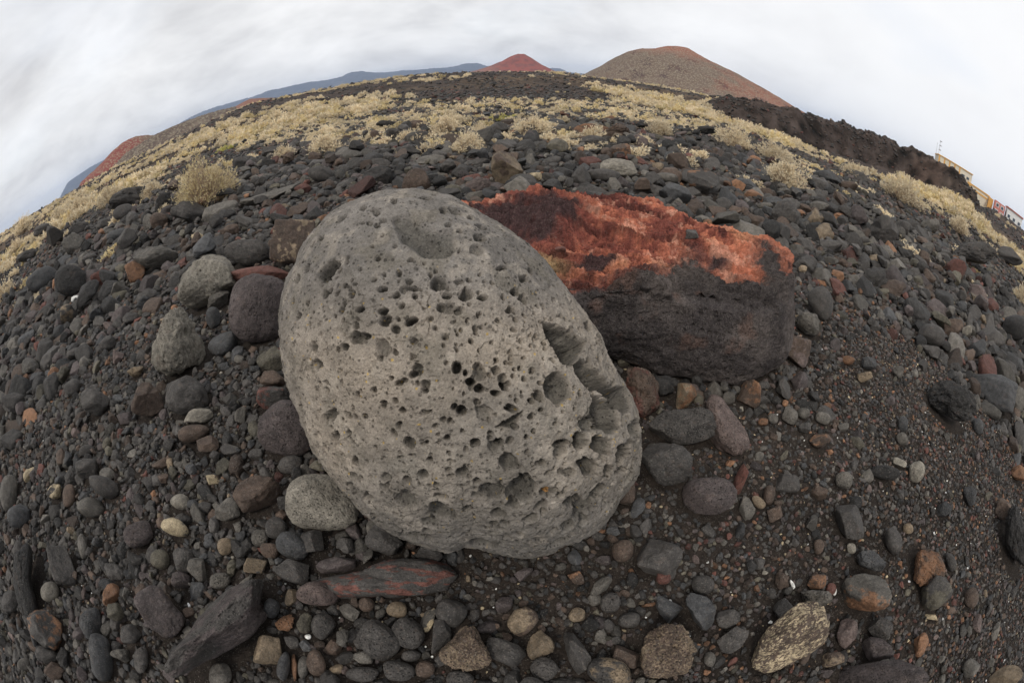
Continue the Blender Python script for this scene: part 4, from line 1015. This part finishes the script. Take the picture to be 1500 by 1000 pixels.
tg = lambda X, Y, R: ((X+HALF)/(2*HALF)*NG, (Y+HALF)/(2*HALF)*NG, R/(2*HALF)*NG)
for n, lo, hi in [(900, .040, .060), (4200, .029, .040), (12000, .020, .029), (26000, .0135, .020), (60000, .0085, .0135), (70000, .006, .0085)]:
    throw(n, near_sampler(lo, hi), tg, Gn, pos)
n_near = len(pos)
# further out sizes grow with distance, so work in (log distance, angle)
UMIN, UMAX = math.log(HALF*.99), math.log(24.); AMAX = math.radians(88); RES = .0042
Gf = np.zeros((int((UMAX-UMIN)/RES)+1, int(2*AMAX/RES)+1), bool)
def far_sampler(lo, hi):
    def f(n):
        u = rs.uniform(UMIN, UMAX, n); a = rs.uniform(-AMAX, AMAX, n); rho = np.exp(u); k = lo*(hi/lo)**rs.uniform(0, 1, n)
        # the shrub belt begins at 7 m: fewer stones there
        qx_, qy_ = proj(np.stack([np.sin(a)*rho, np.cos(a)*rho, 0*rho], -1)); keep = rs.uniform(0, 1, n) < 1-.3*in_belt(qx_, qy_)
        if lo > .02: keep &= rho > 2
        keep &= (k*rho < (.19-.12*sstep(7, 13, rho))*rs.uniform(.5, 1.25, n)+.02)
        return (np.sin(a)*rho)[keep], (np.cos(a)*rho)[keep], (k*rho)[keep], 0
    return f
tf = lambda X, Y, R: ((np.arctan2(X, Y)+AMAX)/RES, (np.log(np.hypot(X, Y))-UMIN)/RES, R/np.hypot(X, Y)/RES)
for n, lo, hi in [(700, .028, .046), (1300, .020, .028), (4500, .014, .020), (9000, .010, .014), (26000, .0062, .010), (60000, .0042, .0062)]:
    throw(n, far_sampler(lo, hi), tf, Gf, pos)
pos = np.array(pos)
# loose second layer on the cobbles
m = rs.uniform(0, 1, len(pos)) < .22
ex = pos[m].copy(); ex[:, 0] += rs.normal(0, 1, len(ex))*ex[:, 2]; ex[:, 1] += rs.normal(0, 1, len(ex))*ex[:, 2]; ex[:, 2] *= rs.uniform(.55, 1.0, len(ex))
px, py = proj(np.stack([ex[:, 0], ex[:, 1], 0*ex[:, 0]], -1)); ex = ex[(sandy(px, py) < .5) & ~hits_feature(ex[:, 0], ex[:, 1], ex[:, 2])]
lift = np.concatenate([np.zeros(len(pos)), np.ones(len(ex))]); pos = np.concatenate([pos, ex])


def instancer(name, P, scale, rot, idx, tint, variants, **props):
    """one object: points carrying size, turn, variant and colour, instanced by geometry nodes"""
    vc = bpy.data.collections.new(name+'_shapes')
    for o in variants: vc.objects.link(o)
    me = bpy.data.meshes.new(name); me.vertices.add(len(P)); me.vertices.foreach_set('co', np.asarray(P, np.float32).ravel())
    for nm, ty, arr, key in (('size', 'FLOAT_VECTOR', scale, 'vector'), ('turn', 'FLOAT_VECTOR', rot, 'vector'), ('variant', 'INT', idx, 'value'), ('tint', 'FLOAT_COLOR', np.concatenate([tint, np.ones((len(P), 1))], 1), 'color')):
        a = me.attributes.new(nm, ty, 'POINT'); a.data.foreach_set(key, np.asarray(arr, np.int32 if ty == 'INT' else np.float32).ravel())
    ng = bpy.data.node_groups.new(name, 'GeometryNodeTree'); ng.interface.new_socket('Geometry', in_out='INPUT', socket_type='NodeSocketGeometry'); ng.interface.new_socket('Geometry', in_out='OUTPUT', socket_type='NodeSocketGeometry')
    n = ng.nodes.new; l = ng.links.new
    gi, go = n('NodeGroupInput'), n('NodeGroupOutput'); ip = n('GeometryNodeInstanceOnPoints'); ci = n('GeometryNodeCollectionInfo')
    ci.inputs['Collection'].default_value = vc; ci.inputs['Separate Children'].default_value = True; ci.inputs['Reset Children'].default_value = True
    def na(nm, ty): x = n('GeometryNodeInputNamedAttribute'); x.data_type = ty; x.inputs['Name'].default_value = nm; return x.outputs['Attribute']
    l(gi.outputs[0], ip.inputs['Points']); l(ci.outputs[0], ip.inputs['Instance']); ip.inputs['Pick Instance'].default_value = True
    l(na('variant', 'INT'), ip.inputs['Instance Index']); l(na('size', 'FLOAT_VECTOR'), ip.inputs['Scale'])
    er = n('FunctionNodeEulerToRotation'); l(na('turn', 'FLOAT_VECTOR'), er.inputs[0]); l(er.outputs[0], ip.inputs['Rotation'])
    l(ip.outputs[0], go.inputs[0])
    o = link(name, me, **props); md = o.modifiers.new('scatter', 'NODES'); md.node_group = ng
    return o
variants = []
for k in range(20):
    shp = 'rgagawvacgbagfgwaagb'[k]; S, F, off = stone_shape(4 if k < 12 else 3, shp, 300+k)
    me = new_mesh('shape_%02d' % k, S, F, M_INST); variants.append(bpy.data.objects.new('shape_%02d' % k, me))
n = len(pos); R = pos[:, 2]
asp = np.stack([rs.uniform(.9, 1.45, n), rs.uniform(.72, 1.0, n), rs.uniform(.5, .88, n)], -1)
gzv = ground_z(pos[:, 0], pos[:, 1])
zz = gzv+R*asp[:, 2]*rs.uniform(.05, .6, n)+lift*R*1.0
# a shallow bank: the cobbles left of the sand lie a little higher
rot = np.stack([rs.normal(0, .35, n), rs.normal(0, .35, n), rs.uniform(0, 6.283, n)], -1)
pal = np.array([CC['dk'], CC['blk'], CC['gy'], CC['bl'], CC['br'], CC['pur'], CC['ol'], CC['rd'], CC['org'], CC['tan'], CC['pale'], CC['wht'], CC['crm'], CC['pk']])
pw = np.array([.40, .14, .13, .09, .10, .07, .04, .012, .005, .006, .008, .0004, .001, .015]); pw /= pw.sum()
pi_ = rs.choice(len(pal), n, p=pw)
small_ = (R < .0085) & (rs.uniform(0, 1, n) < .19); px, py = proj(np.stack([pos[:, 0], pos[:, 1], 0*R], -1))
small_ &= (px > 500) | (py > 850); pi_[small_] = rs.choice([9, 11, 12, 12, 8], small_.sum())
fr_ = (np.hypot(pos[:, 0], pos[:, 1]) > 2.6) & (rs.uniform(0, 1, n) < .07); pi_[fr_] = rs.choice([4, 7, 4, 8, 5], fr_.sum())
bigw = (R > .012) & (pi_ >= 10) & (pi_ <= 12); pi_[bigw] = 2
warm_ = (px > 1000) & (py > 380) & (R < .02) & (rs.uniform(0, 1, n) < .22); pi_[warm_] = rs.choice([4, 4, 7, 8, 13], warm_.sum())
tint = pal[pi_]*rs.uniform(.42, 1.5, (n, 1)); R = np.where(small_, R*rs.choice([.5, .5, .85], n), R)
bigs = R > .030*np.maximum(1, np.hypot(pos[:, 0], pos[:, 1])/2.2)*.8; vi_ = rs.randint(0, 20, n); vi_[bigs] = rs.choice([1, 3, 4, 5, 7, 8, 9, 11], bigs.sum())
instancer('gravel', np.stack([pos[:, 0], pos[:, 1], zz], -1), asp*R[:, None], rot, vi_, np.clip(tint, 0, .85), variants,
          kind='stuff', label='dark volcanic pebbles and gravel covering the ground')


# rubble of the lava field further off
nl = 32000; a = np.radians(rs.uniform(-84, 84, nl)); rho = np.exp(rs.uniform(math.log(11), math.log(120), nl)); X = np.sin(a)*rho; Y = np.cos(a)*rho
cl_ = rs.uniform(0, 1, nl) < .18; a[cl_] = np.radians(rs.uniform(23, 66, cl_.sum())); rho[cl_] = rs.uniform(26, 32.5, cl_.sum()); X = np.sin(a)*rho; Y = np.cos(a)*rho
R = rho*rs.uniform(.0018, .0062, nl)*np.where(rho < 20, 1.3, 1)*np.where(cl_, .6, 1-.35*sstep(18, 40, rho))
keep = fbm(np.stack([X*.12, Y*.12, 0*X], -1), 3, 9) > -.25+.25*rs.normal(size=nl); X, Y, R = X[keep], Y[keep], R[keep]; nl = len(X)
asp = np.stack([rs.uniform(.9, 1.5, nl), rs.uniform(.7, 1.0, nl), rs.uniform(.45, .85, nl)], -1)
rot = np.stack([rs.normal(0, .3, nl), rs.normal(0, .3, nl), rs.uniform(0, 6.283, nl)], -1)
vs2 = []
for k in range(6):
    S, F, off = stone_shape(2, 'cagcaw'[k], 500+k); vs2.append(bpy.data.objects.new('shape_%02d' % k, new_mesh('far_shape_%02d' % k, S, F, M_INST)))
pi_ = rs.choice([0, 1, 4, 5, 7], nl, p=[.35, .35, .17, .08, .05])
instancer('lava_rubble', np.stack([X, Y, ground_z(X, Y)+R*.2], -1), asp*R[:, None], rot, rs.randint(0, 6, nl), pal[pi_]*rs.uniform(.6, 1.2, (nl, 1)), vs2,
          kind='stuff', label='black lava rubble on the far slope')
# ------------------------------------------------------------------ shrubs
def leaf_mat(name, c, c2):
    m = bpy.data.materials.new(name); m.use_nodes = True; t = m.node_tree; n = t.nodes.new; l = t.links.new
    b = t.nodes['Principled BSDF']; b.inputs['Roughness'].default_value = .75; b.inputs['Specular IOR Level'].default_value = .2
    g = n('ShaderNodeNewGeometry'); mx = n('ShaderNodeMix'); mx.data_type = 'RGBA'; l(g.outputs['Random Per Island'], mx.inputs['Factor'])
    mx.inputs['A'].default_value = (*c, 1); mx.inputs['B'].default_value = (*c2, 1)
    oi = n('ShaderNodeObjectInfo'); r = n('ShaderNodeMapRange'); l(oi.outputs['Random'], r.inputs[0]); r.inputs[3].default_value = .75; r.inputs[4].default_value = 1.1
    v = n('ShaderNodeVectorMath'); v.operation = 'SCALE'; l(mx.outputs['Result'], v.inputs[0]); l(r.outputs[0], v.inputs['Scale']); l(v.outputs[0], b.inputs['Base Color'])
    tr = n('ShaderNodeBsdfTranslucent'); l(v.outputs[0], tr.inputs[0]); ms = n('ShaderNodeMixShader'); ms.inputs[0].default_value = .42
    l(b.outputs[0], ms.inputs[1]); l(tr.outputs[0], ms.inputs[2]); l(ms.outputs[0], t.nodes['Material Output'].inputs[0]); return m
M_LEAF = leaf_mat('straw_leaves', (.74, .59, .39), (.96, .87, .66))
M_LEAF2 = leaf_mat('yellow_leaves', (.68, .53, .28), (.92, .81, .52))
M_GREEN = leaf_mat('green_leaves', (.42, .40, .12), (.62, .56, .22))
M_TWIG = plain('dry_twigs', (.40, .31, .22), .9, .4, 60)
def shrub_geo(seed, w, h, stems, tufts, leaves, ll, lw, open_=1.0, twr=.0022):
    """branches and foliage of one round shrub; many stems fan out from the root and end in upright leaf tufts"""
    r = np.random.RandomState(seed); TV = []; TF = []; LV = []; LF = []
    def tube(a, b, ra, rb):
        d = b-a; d = d/(np.linalg.norm(d)+1e-9); u = np.cross(d, [0, .3, 1.]); u /= np.linalg.norm(u)+1e-9; v = np.cross(d, u); k = len(TV)
        for q in range(3):
            an = q*2.094; o_ = math.cos(an)*u+math.sin(an)*v; TV.append(a+o_*ra); TV.append(b+o_*rb)
        for q in range(3): n_ = (q+1) % 3; TF.append((k+2*q, k+2*n_, k+2*n_+1, k+2*q+1))
    def leafs(c, d, n_):
        for _ in range(n_):
            q = d*.9+r.normal(size=3)*.55; q[2] = abs(q[2])*.8+.25; q /= np.linalg.norm(q); s = np.cross(q, r.normal(size=3)); s /= np.linalg.norm(s)+1e-9
            l_ = ll*r.uniform(.6, 1.25); w_ = lw*r.uniform(.7, 1.2); b0 = c+r.normal(size=3)*ll*.28; k = len(LV)
            LV.extend([b0-s*w_*.3, b0+s*w_*.3, b0+q*l_*.6+s*w_*.5, b0+q*l_, b0+q*l_*.6-s*w_*.5]); LF.append((k, k+1, k+2, k+3, k+4))
    lob = r.uniform(-math.pi, math.pi, 3)
    for s in range(stems):
        az = r.uniform(-math.pi, math.pi); po = r.uniform(0, 1)**.6*open_*1.45
        lobe = .82+.18*math.cos(2*az+lob[0])+.1*math.cos(3*az+lob[1])
        L_ = r.uniform(.72, 1.05)*lobe
        tip = np.array([math.cos(az)*math.sin(po)*w, math.sin(az)*math.sin(po)*w, (math.cos(po)*.9+.12)*h])*L_
        root = np.array([r.normal()*.05*w, r.normal()*.05*w, -.02]); mid = root+(tip-root)*.55+np.array([0, 0, -.05*h])+r.normal(size=3)*.04*w
        tube(root, mid, twr*1.7, twr*1.1); tube(mid, tip, twr*1.1, twr*.6)
        d = tip-mid; d /= np.linalg.norm(d)
        for q in range(tufts):
            f = r.uniform(.15, 1.0); b0 = mid+(tip-mid)*f; e = b0+(d+r.normal(size=3)*.5)*w*.16*r.uniform(.5, 1.2); e[2] = max(e[2], .02)
            tube(b0, e, twr*.7, twr*.4); leafs(e, (e-b0)/(np.linalg.norm(e-b0)+1e-9), leaves)
        leafs(tip, d, leaves)
    return (np.array(TV), TF, np.array(LV), LF)
def ngon_mesh(name, V, F, mat):
    me = bpy.data.meshes.new(name); me.from_pydata([tuple(v) for v in V], [], F); me.materials.append(mat); me.update(); return me
near_protos = []
for k, (w_, h_) in enumerate([(.30, .30), (.32, .26), (.28, .32)]):
    g = shrub_geo(40+k, w_, h_, 120, 5, 4, .026, .0085)
    near_protos.append((ngon_mesh('branches', g[0], g[1], M_TWIG), ngon_mesh('foliage', g[2], g[3], M_LEAF), w_))
gbig = shrub_geo(47, .42, .46, 300, 4, 3, .026, .0075, 1.0, .0030)
big = (ngon_mesh('branches', gbig[0], gbig[1], M_TWIG), ngon_mesh('foliage', gbig[2], gbig[3], M_LEAF2), .42)
def shrub(x, y, wpx, proto, label, group=None, sz=1.0):
    """x, y: foot of the shrub in the photograph; wpx: its width there"""
    d = ray(x, y); Dk = 5.
    for _ in range(8): Dk = min((CAM_H-gz(d[0]*Dk, d[1]*Dk))/max(-d[2], .02), 60)
    W = np.linalg.norm(ray(x+wpx/2, y)-ray(x-wpx/2, y))*Dk/2; s = W/proto[2]*sz
    loc = np.array([0, 0, CAM_H])+d*Dk
    o = link('shrub', None, loc, label=label, category='shrub'); o.rotation_euler[2] = random.Random(int(x*7+y)).uniform(0, 6.28); o.scale = (s, s, s)
    if group: o['group'] = group
    link('branches', proto[0], parent=o); link('foliage', proto[1], parent=o); return o, loc, W
occupied = []
for x, y, w_, k, lab in [
    (305,300,122,9,'big straw-yellow shrub with bare lower twigs, largest on the left'), (120,310,50,1,'pale yellow shrub low behind the craggy stones at the left'),
    (225,288,44,0,'pale shrub behind the wide craggy black boulder'), (165,300,46,2,'yellow shrub left of the wide craggy black boulder'), (90,325,40,1,'small pale shrub by the stones near the left edge'), (35,340,34,0,'small pale shrub far left on the horizon side'),
    (8,440,36,2,'pale shrub cut by the left edge among stones'), (25,365,26,1,'tiny pale shrub between dark stones at the left edge'),
    (478,226,66,0,'pale shrub behind the oval dark pitted boulder'), (418,232,36,2,'sparse pale shrub between dark boulders left of centre'),
    (686,224,62,2,'pale cream shrub standing left of the tan-brown boulder'), (655,197,62,0,'wide pale shrub behind the cream shrub at centre'), (782,199,76,1,'low cream shrub right of the dark rounded boulder'),
    (705,200,40,2,'small pale shrub beside the dark rounded boulder'), (597,205,36,1,'small pale shrub right of the porous black boulder'),
    (942,211,34,1,'small yellow-tipped shrub right of the broad brown boulder'), (965,199,52,0,'pale shrub behind the dark boulders right of centre'), (872,196,28,2,'small pale shrub left of the broad brown boulder'),
    (1150,274,78,0,'large pale shrub with bare twigs on the right scree'), (1132,236,66,1,'pale shrub right behind the large pale shrub on the right'), (1075,217,60,2,'pale yellow shrub up the slope at the right'),
    (1320,296,74,1,'low yellow shrub under the dark bluff'), (1404,340,40,0,'yellow-tipped shrub below the bluff-side boulder'), (1495,445,36,2,'pale shrub cut by the right edge'),
    (1250,262,44,0,'small pale shrub behind the flat blue-grey boulder'), (1480,345,20,1,'tiny shrub left of the tall right edge boulder')]:
    pr = big if k == 9 else near_protos[k]
    o, loc, W = shrub(x, y, w_, pr, lab); occupied.append((loc[0], loc[1], W))

# further shrubs: single-mesh copies
far_mesh = []
for k in range(6):
    g = shrub_geo(90+k, .30, .25 if k % 2 else .21, 34, 3, 5, .05, .022, 1.0, .004)
    me = ngon_mesh('shrub', np.concatenate([g[2], g[0]]), [f for f in g[3]]+[tuple(len(g[2])+q for q in f) for f in g[1]], M_LEAF if k < 4 else M_LEAF2)
    me.materials.append(M_TWIG); mi = np.array([0]*len(g[3])+[1]*len(g[1]), np.int32); me.polygons.foreach_set('material_index', mi); far_mesh.append(me)
g = shrub_geo(99, .34, .22, 34, 3, 5, .05, .024); green = ngon_mesh('green_shrub', np.concatenate([g[2]]), list(g[3]), M_GREEN)
rs = np.random.RandomState(11)
cand = []; cells = {}
def free(x, y, r):
    if any((x-a)**2+(y-b)**2 < (r+c)**2*.7 for a, b, c in occupied): return False
    k = (int(x//.8), int(y//.8))
    for i in (-1, 0, 1):
        for j in (-1, 0, 1):
            for (a, b, c) in cells.get((k[0]+i, k[1]+j), ()):
                if (x-a)**2+(y-b)**2 < ((r+c)*.72)**2: return False
    cells.setdefault(k, []).append((x, y, r)); return True
cr_ = np.exp(rs.uniform(math.log(6.3), math.log(23), 16000)); ca_ = np.radians(rs.uniform(-80, 76, 16000)); cx_, cy_ = np.sin(ca_)*cr_, np.cos(ca_)*cr_
ccl = fbm(np.stack([cx_*.5, cy_*.5, 0*cx_], -1), 3, 77); cpx, cpy = proj(np.stack([cx_, cy_, ground_z(cx_, cy_, False)+.1], -1)); cbl = in_belt(cpx, cpy)
for q in range(16000):
    rho, a, x, y, cl = cr_[q], ca_[q], cx_[q], cy_[q], ccl[q]
    dens = (.025+.95*cbl[q])*(.5 if cpx[q] > 1050 else .6 if cpx[q] < 430 else 1.5)
    if bluff_w(math.degrees(a)) > .5 and rho > 24: continue
    if rs.uniform() > dens*(.36+1.6*cl): continue
    r = rs.uniform(.11, .27)
    if free(x, y, r): cand.append((rho, x, y, r))
cand.sort(key=lambda c: c[0]/c[3]); print('belt shrubs', len(cand))
P = []; belt = []
sectors = ['far left', 'left', 'left of centre', 'centre', 'right of centre', 'right', 'far right']
for k, (rho, x, y, r) in enumerate(cand):
    if k < 262:
        s = r/.30; me = far_mesh[rs.randint(6)]
        o = link('shrub', me, (x, y, gz(x, y)-.01)); o.scale = (s, s, s*rs.uniform(.8, 1.2)*(.75 if math.degrees(math.atan2(x, y)) > 27 else 1)); o.rotation_euler[2] = rs.uniform(0, 6.28)
        o['category'] = 'shrub'; o['group'] = 'straw-coloured shrubs of the shrub belt'; belt.append((o, x, y, s, me))
    else: P.append((x, y, r, 0))
for (x, y, w_, lab) in [(735,178,42,'low bright yellow-green shrub in the middle of the shrub belt'), (330,222,30,'small lime green shrub behind the big straw-yellow shrub'), (1375,283,20,'small lime green shrub at the foot of the bluff')]:
    o, loc, W = shrub(x, y, w_, (near_protos[0][0], near_protos[0][1], .32), lab); bpy.data.objects.remove(o.children[1]); bpy.data.objects.remove(o.children[0])
    l_ = o.location.copy(); s = o.scale[0]; bpy.data.objects.remove(o)
    link('green_shrub', green, l_, label=lab, category='shrub').scale = (s, s, s*.7)
cr_ = np.exp(rs.uniform(math.log(17), math.log(125), 11000)); ca_ = rs.uniform(-82, 74, 11000); cx_, cy_ = np.sin(np.radians(ca_))*cr_, np.cos(np.radians(ca_))*cr_
ccl = fbm(np.stack([cx_*.10, cy_*.10, 0*cx_], -1), 3, 33)
for q in range(11000):
    rho, a, x, y, cl = cr_[q], ca_[q], cx_[q], cy_[q], ccl[q]
    if bluff_w(a) > .4 and 24 < rho < 31.5 and rs.uniform() < .93: continue
    if rs.uniform() > (.05 if rho < 55 else .16)+2.0*cl-(.12 if a < -25 and rho < 50 else 0): continue
    P.append((x, y, rs.uniform(.18, .42)*(1+rho*.004), 0))
P = np.array(P); vs3 = []
for k in range(4):
    g = shrub_geo(190+k, 1, .75, 16, 2, 4, .30, .13, 1.0, .012); vs3.append(bpy.data.objects.new('bush_%02d' % k, ngon_mesh('far_bush', g[2], g[3], M_LEAF if k < 3 else M_LEAF2)))
nP = len(P)
instancer('distant_scrub', np.stack([P[:, 0], P[:, 1], ground_z(P[:, 0], P[:, 1])-.02], -1), P[:, 2:3]*np.ones((1, 3))*rs.uniform(.8, 1.15, (nP, 3)), np.stack([0*P[:, 0], 0*P[:, 0], rs.uniform(0, 6.28, nP)], -1),
          rs.randint(0, 4, nP), np.ones((nP, 3)), vs3, kind='stuff', label='pale scrub scattered over the lava slope')


# ------------------------------------------------------------------ village beyond the bluff
def facing(px, py, D, zb):
    a, _ = azel([(px, py)]); a = math.radians(a[0]); return Vector((math.sin(a)*D, math.cos(a)*D, zb)), -a
M_CREAM = plain('cream_wall', (.72, .66, .54), .9, .06, .4); M_OCH = plain('ochre_paint', (.74, .42, .13), .9, .08, .5); M_WHITE = plain('white_wall', (.78, .78, .76), .9, .05, .4)
M_GLASS = plain('dark_window', (.08, .10, .13), .25, .2, 1); M_RED = plain('red_wall', (.62, .24, .20), .9, .12, .5); M_ROOF = plain('red_roof_tiles', (.42, .14, .10), .9, .2, 3)
M_METAL = plain('grey_metal', (.35, .36, .37), .5, .1, 5); M_ROAD = plain('road_dust', (.25, .22, .20), .95, .12, .6, .2)
def building(name, px, py, D, w_, h_, dep, zb, rot, mat, label, cat='building'):
    loc, a = facing(px, py, D, zb); o = link(name, None, loc, label=label, category=cat); o.rotation_euler[2] = a+rot
    link('wall', boxes('wall', mat, [((0, 0, h_/2), (w_, dep, h_))]), parent=o); return o
D = 150.
b1 = building('apartment_building', 1396, 247, D, 13.5, 11.2, 9, -2.2, .18, M_CREAM, 'cream apartment building with ochre stripes rising behind the dark bluff')
link('roof', boxes('roof', M_OCH, [((0, 0, 11.35), (13.9, 9.4, .3))]), parent=b1)
for k in range(5): link('stripe', boxes('stripe', M_OCH, [((-6.3+k*2.0, -4.56, 5.6), (.55, .12, 11.1))]), parent=b1)
for xx in (3.4, 5.2):
    for zz in (9.3, 6.9, 4.5):
        f = link('window', boxes('window', M_CREAM, [((xx, -4.54, zz), (1.3, .08, 1.1))]), parent=b1); link('pane', boxes('pane', M_GLASS, [((xx, -4.60, zz), (1.0, .06, .8))]), parent=f)
link('balcony', boxes('balcony', M_OCH, [((6.2, -4.9, 8.1), (1.6, .8, .9))]), parent=b1)
link('balcony', boxes('balcony', M_OCH, [((6.2, -4.9, 5.5), (1.6, .8, .9))]), parent=b1)
for (px, hh_, lab) in [(1371, 13.8, 'thin left-hand roof mast above the bluff'), (1375, 15.0, 'taller antenna mast with short crossbars above the bluff')]:
    loc, a = facing(px, 225, D-3, -1.2); o = link('antenna_mast', None, loc, label=lab, category='antenna'); o.rotation_euler[2] = a
    link('pole', boxes('pole', M_METAL, [((0, 0, hh_/2), (.10, .10, hh_))]), parent=o)
    if hh_ > 14:
        for zz in (14.8, 13.4, 12.0): link('crossbar', boxes('crossbar', M_METAL, [((.2, -.12, zz), (.9, .08, .3))]), parent=o)
b2 = building('low_house', 1432, 274, 155, 9.5, 7.6, 6, -1.5, .25, M_CREAM, 'long low cream house right of the striped apartment building')
link('roof', boxes('roof', M_OCH, [((0, 0, 7.8), (9.9, 6.4, .4))]), parent=b2); link('window_band', boxes('window_band', M_OCH, [((0, -3.05, 6.5), (8, .08, .5))]), parent=b2)
b3 = building('red_house', 1466, 292, 150, 4.2, 7.9, 5, -1.5, .1, M_RED, 'small red and pink house beyond the road')
for k in range(2):
    for zz in (6.8, 4.8): f = link('window', boxes('window', M_WHITE, [((-1.0+k*2.0, -2.55, zz), (1.3, .08, 1.2))]), parent=b3); link('pane', boxes('pane', M_GLASS, [((-1.0+k*2.0, -2.62, zz), (.9, .06, .8))]), parent=f)
b4 = building('white_house', 1487, 306, 150, 6.5, 8.2, 6, -1.5, .15, M_WHITE, 'white house with red roof edge at the right end')
link('roof', boxes('roof', M_ROOF, [((0, 0, 8.35), (7.0, 6.5, .4))]), parent=b4)
for k in range(3): f = link('window', boxes('window', M_WHITE, [((-2.2+k*2.2, -3.05, 6.0), (1.2, .08, 1.2))]), parent=b4); link('pane', boxes('pane', M_GLASS, [((-2.2+k*2.2, -3.12, 6.0), (.9, .06, .9))]), parent=f)
b5 = building('ochre_house', 1453, 285, 152, 1.8, 7.6, 3, -1.5, .1, M_OCH, 'narrow ochre house left of the red house')
# dirt road running down towards the village: a strip 4 mm above the ground
rp = azel([(1418,272),(1432,288),(1445,299),(1462,312),(1480,325),(1500,340)])
# ------------------------------------------------------------------ labels
rel_words = {}
lands = [s for s in stones if s['ref']]
extra = [dict(x=676, y=556, hw=270, hh=270, ref='the giant boulder'), dict(x=1000, y=440, hw=160, hh=120, ref='the lava block')]
used = set(s['label'] for s in stones if s['label'])
def side(dx, dy):
    if abs(dx) > 1.8*abs(dy): return 'right of' if dx > 0 else 'left of'
    if abs(dy) > 1.8*abs(dx): return 'below' if dy > 0 else 'above'
    return ('below' if dy > 0 else 'above')+(' and right of' if dx > 0 else ' and left of')
for s in stones:
    s['o']['category'] = 'rock'
    if not s['label']:
        sz = max(s['hw'], s['hh']); size = 'tiny' if sz < 9 else 'small' if sz < 14 else 'medium-sized' if sz < 22 else 'large'
        look = f"{size} {CW[s['c']]} {SW[s['s']]} {s['name']}"
        if s['c2']: look = f"{size} {CW[s['c']]} and {CW[s['c2']]} {SW[s['s']]} {s['name']}"
        near = sorted(lands, key=lambda q: math.hypot(q['x']-s['x'], q['y']-s['y']))
        opts = []
        for q in near[:5]:
            dst = math.hypot(q['x']-s['x'], q['y']-s['y'])-s['hw']-q['hw']
            opts.append(f"{look} {'just ' if dst < 22 else ''}{side(s['x']-q['x'], s['y']-q['y'])} {q['ref']}")
        s['label'] = next((q for q in opts if q not in used and len(q.split()) <= 16), opts[0]); used.add(s['label'])
    s['o']['label'] = s['label']

marks = [dict(x=q['x'], y=q['y'], hw=q['hw'], ref=q['ref']) for q in lands if q['y'] < 360]+[dict(x=x, y=y, hw=w_/2, ref=r_) for x, y, w_, r_ in [
    (305,265,104,'the biggest left shrub'), (686,205,62,'the cream shrub'), (782,190,76,'the low cream shrub'), (1150,255,78,'the large right-hand shrub'), (1320,288,74,'the low yellow shrub'), (735,178,42,'the yellow-green shrub'), (478,215,66,'the shrub behind the oval boulder')]]
seen = {}
for o, x, y, s, me in belt:
    px, py = proj(np.array([x, y, gz(x, y)+.1])); rho = math.hypot(x, y); sz = 'small' if s < .72 else 'middling' if s < .95 else 'large'
    tone = 'yellowish' if me in far_mesh[4:] else 'pale straw-coloured'
    near = sorted(marks, key=lambda q: math.hypot(q['x']-px, q['y']-py)); opts = []
    for q in near[:4]:
        dst = math.hypot(q['x']-px, q['y']-py)-q['hw']
        if dst > 170: continue
        opts.append(f"{sz} {tone} belt shrub {'just ' if dst < 20 else 'well ' if dst > 75 else ''}{side(px-q['x'], py-q['y'])} {q['ref']}")
    lab = next((q for q in opts if q not in used and len(q.split()) <= 16), None)
    if lab is None:
        row = 'front' if rho < 9.5 else 'middle' if rho < 12 else 'back'; sect = sectors[min(6, max(0, int(px/1500*7)))]
        lab = f"{sz} {tone} shrub in the {row} rows of the belt, {sect}"; o['group'] = f"{sz} {tone} shrubs, {row} rows, {sect}"
    used.add(lab); o['label'] = lab
# ------------------------------------------------------------------ air
hm = bpy.data.materials.new('air'); hm.use_nodes = True; t = hm.node_tree; t.nodes.clear()
ho = t.nodes.new('ShaderNodeOutputMaterial'); hv = t.nodes.new('ShaderNodeVolumePrincipled'); hv.inputs['Color'].default_value = (.60, .74, 1, 1)
hv.inputs['Density'].default_value = 1.3e-4; hv.inputs['Anisotropy'].default_value = 0.0
t.links.new(hv.outputs[0], ho.inputs['Volume'])
hb = boxes('haze', hm, [((0, 0, 80), (14400, 14400, 210))])
link('haze', hb, kind='stuff', label='thin pale blue air haze')
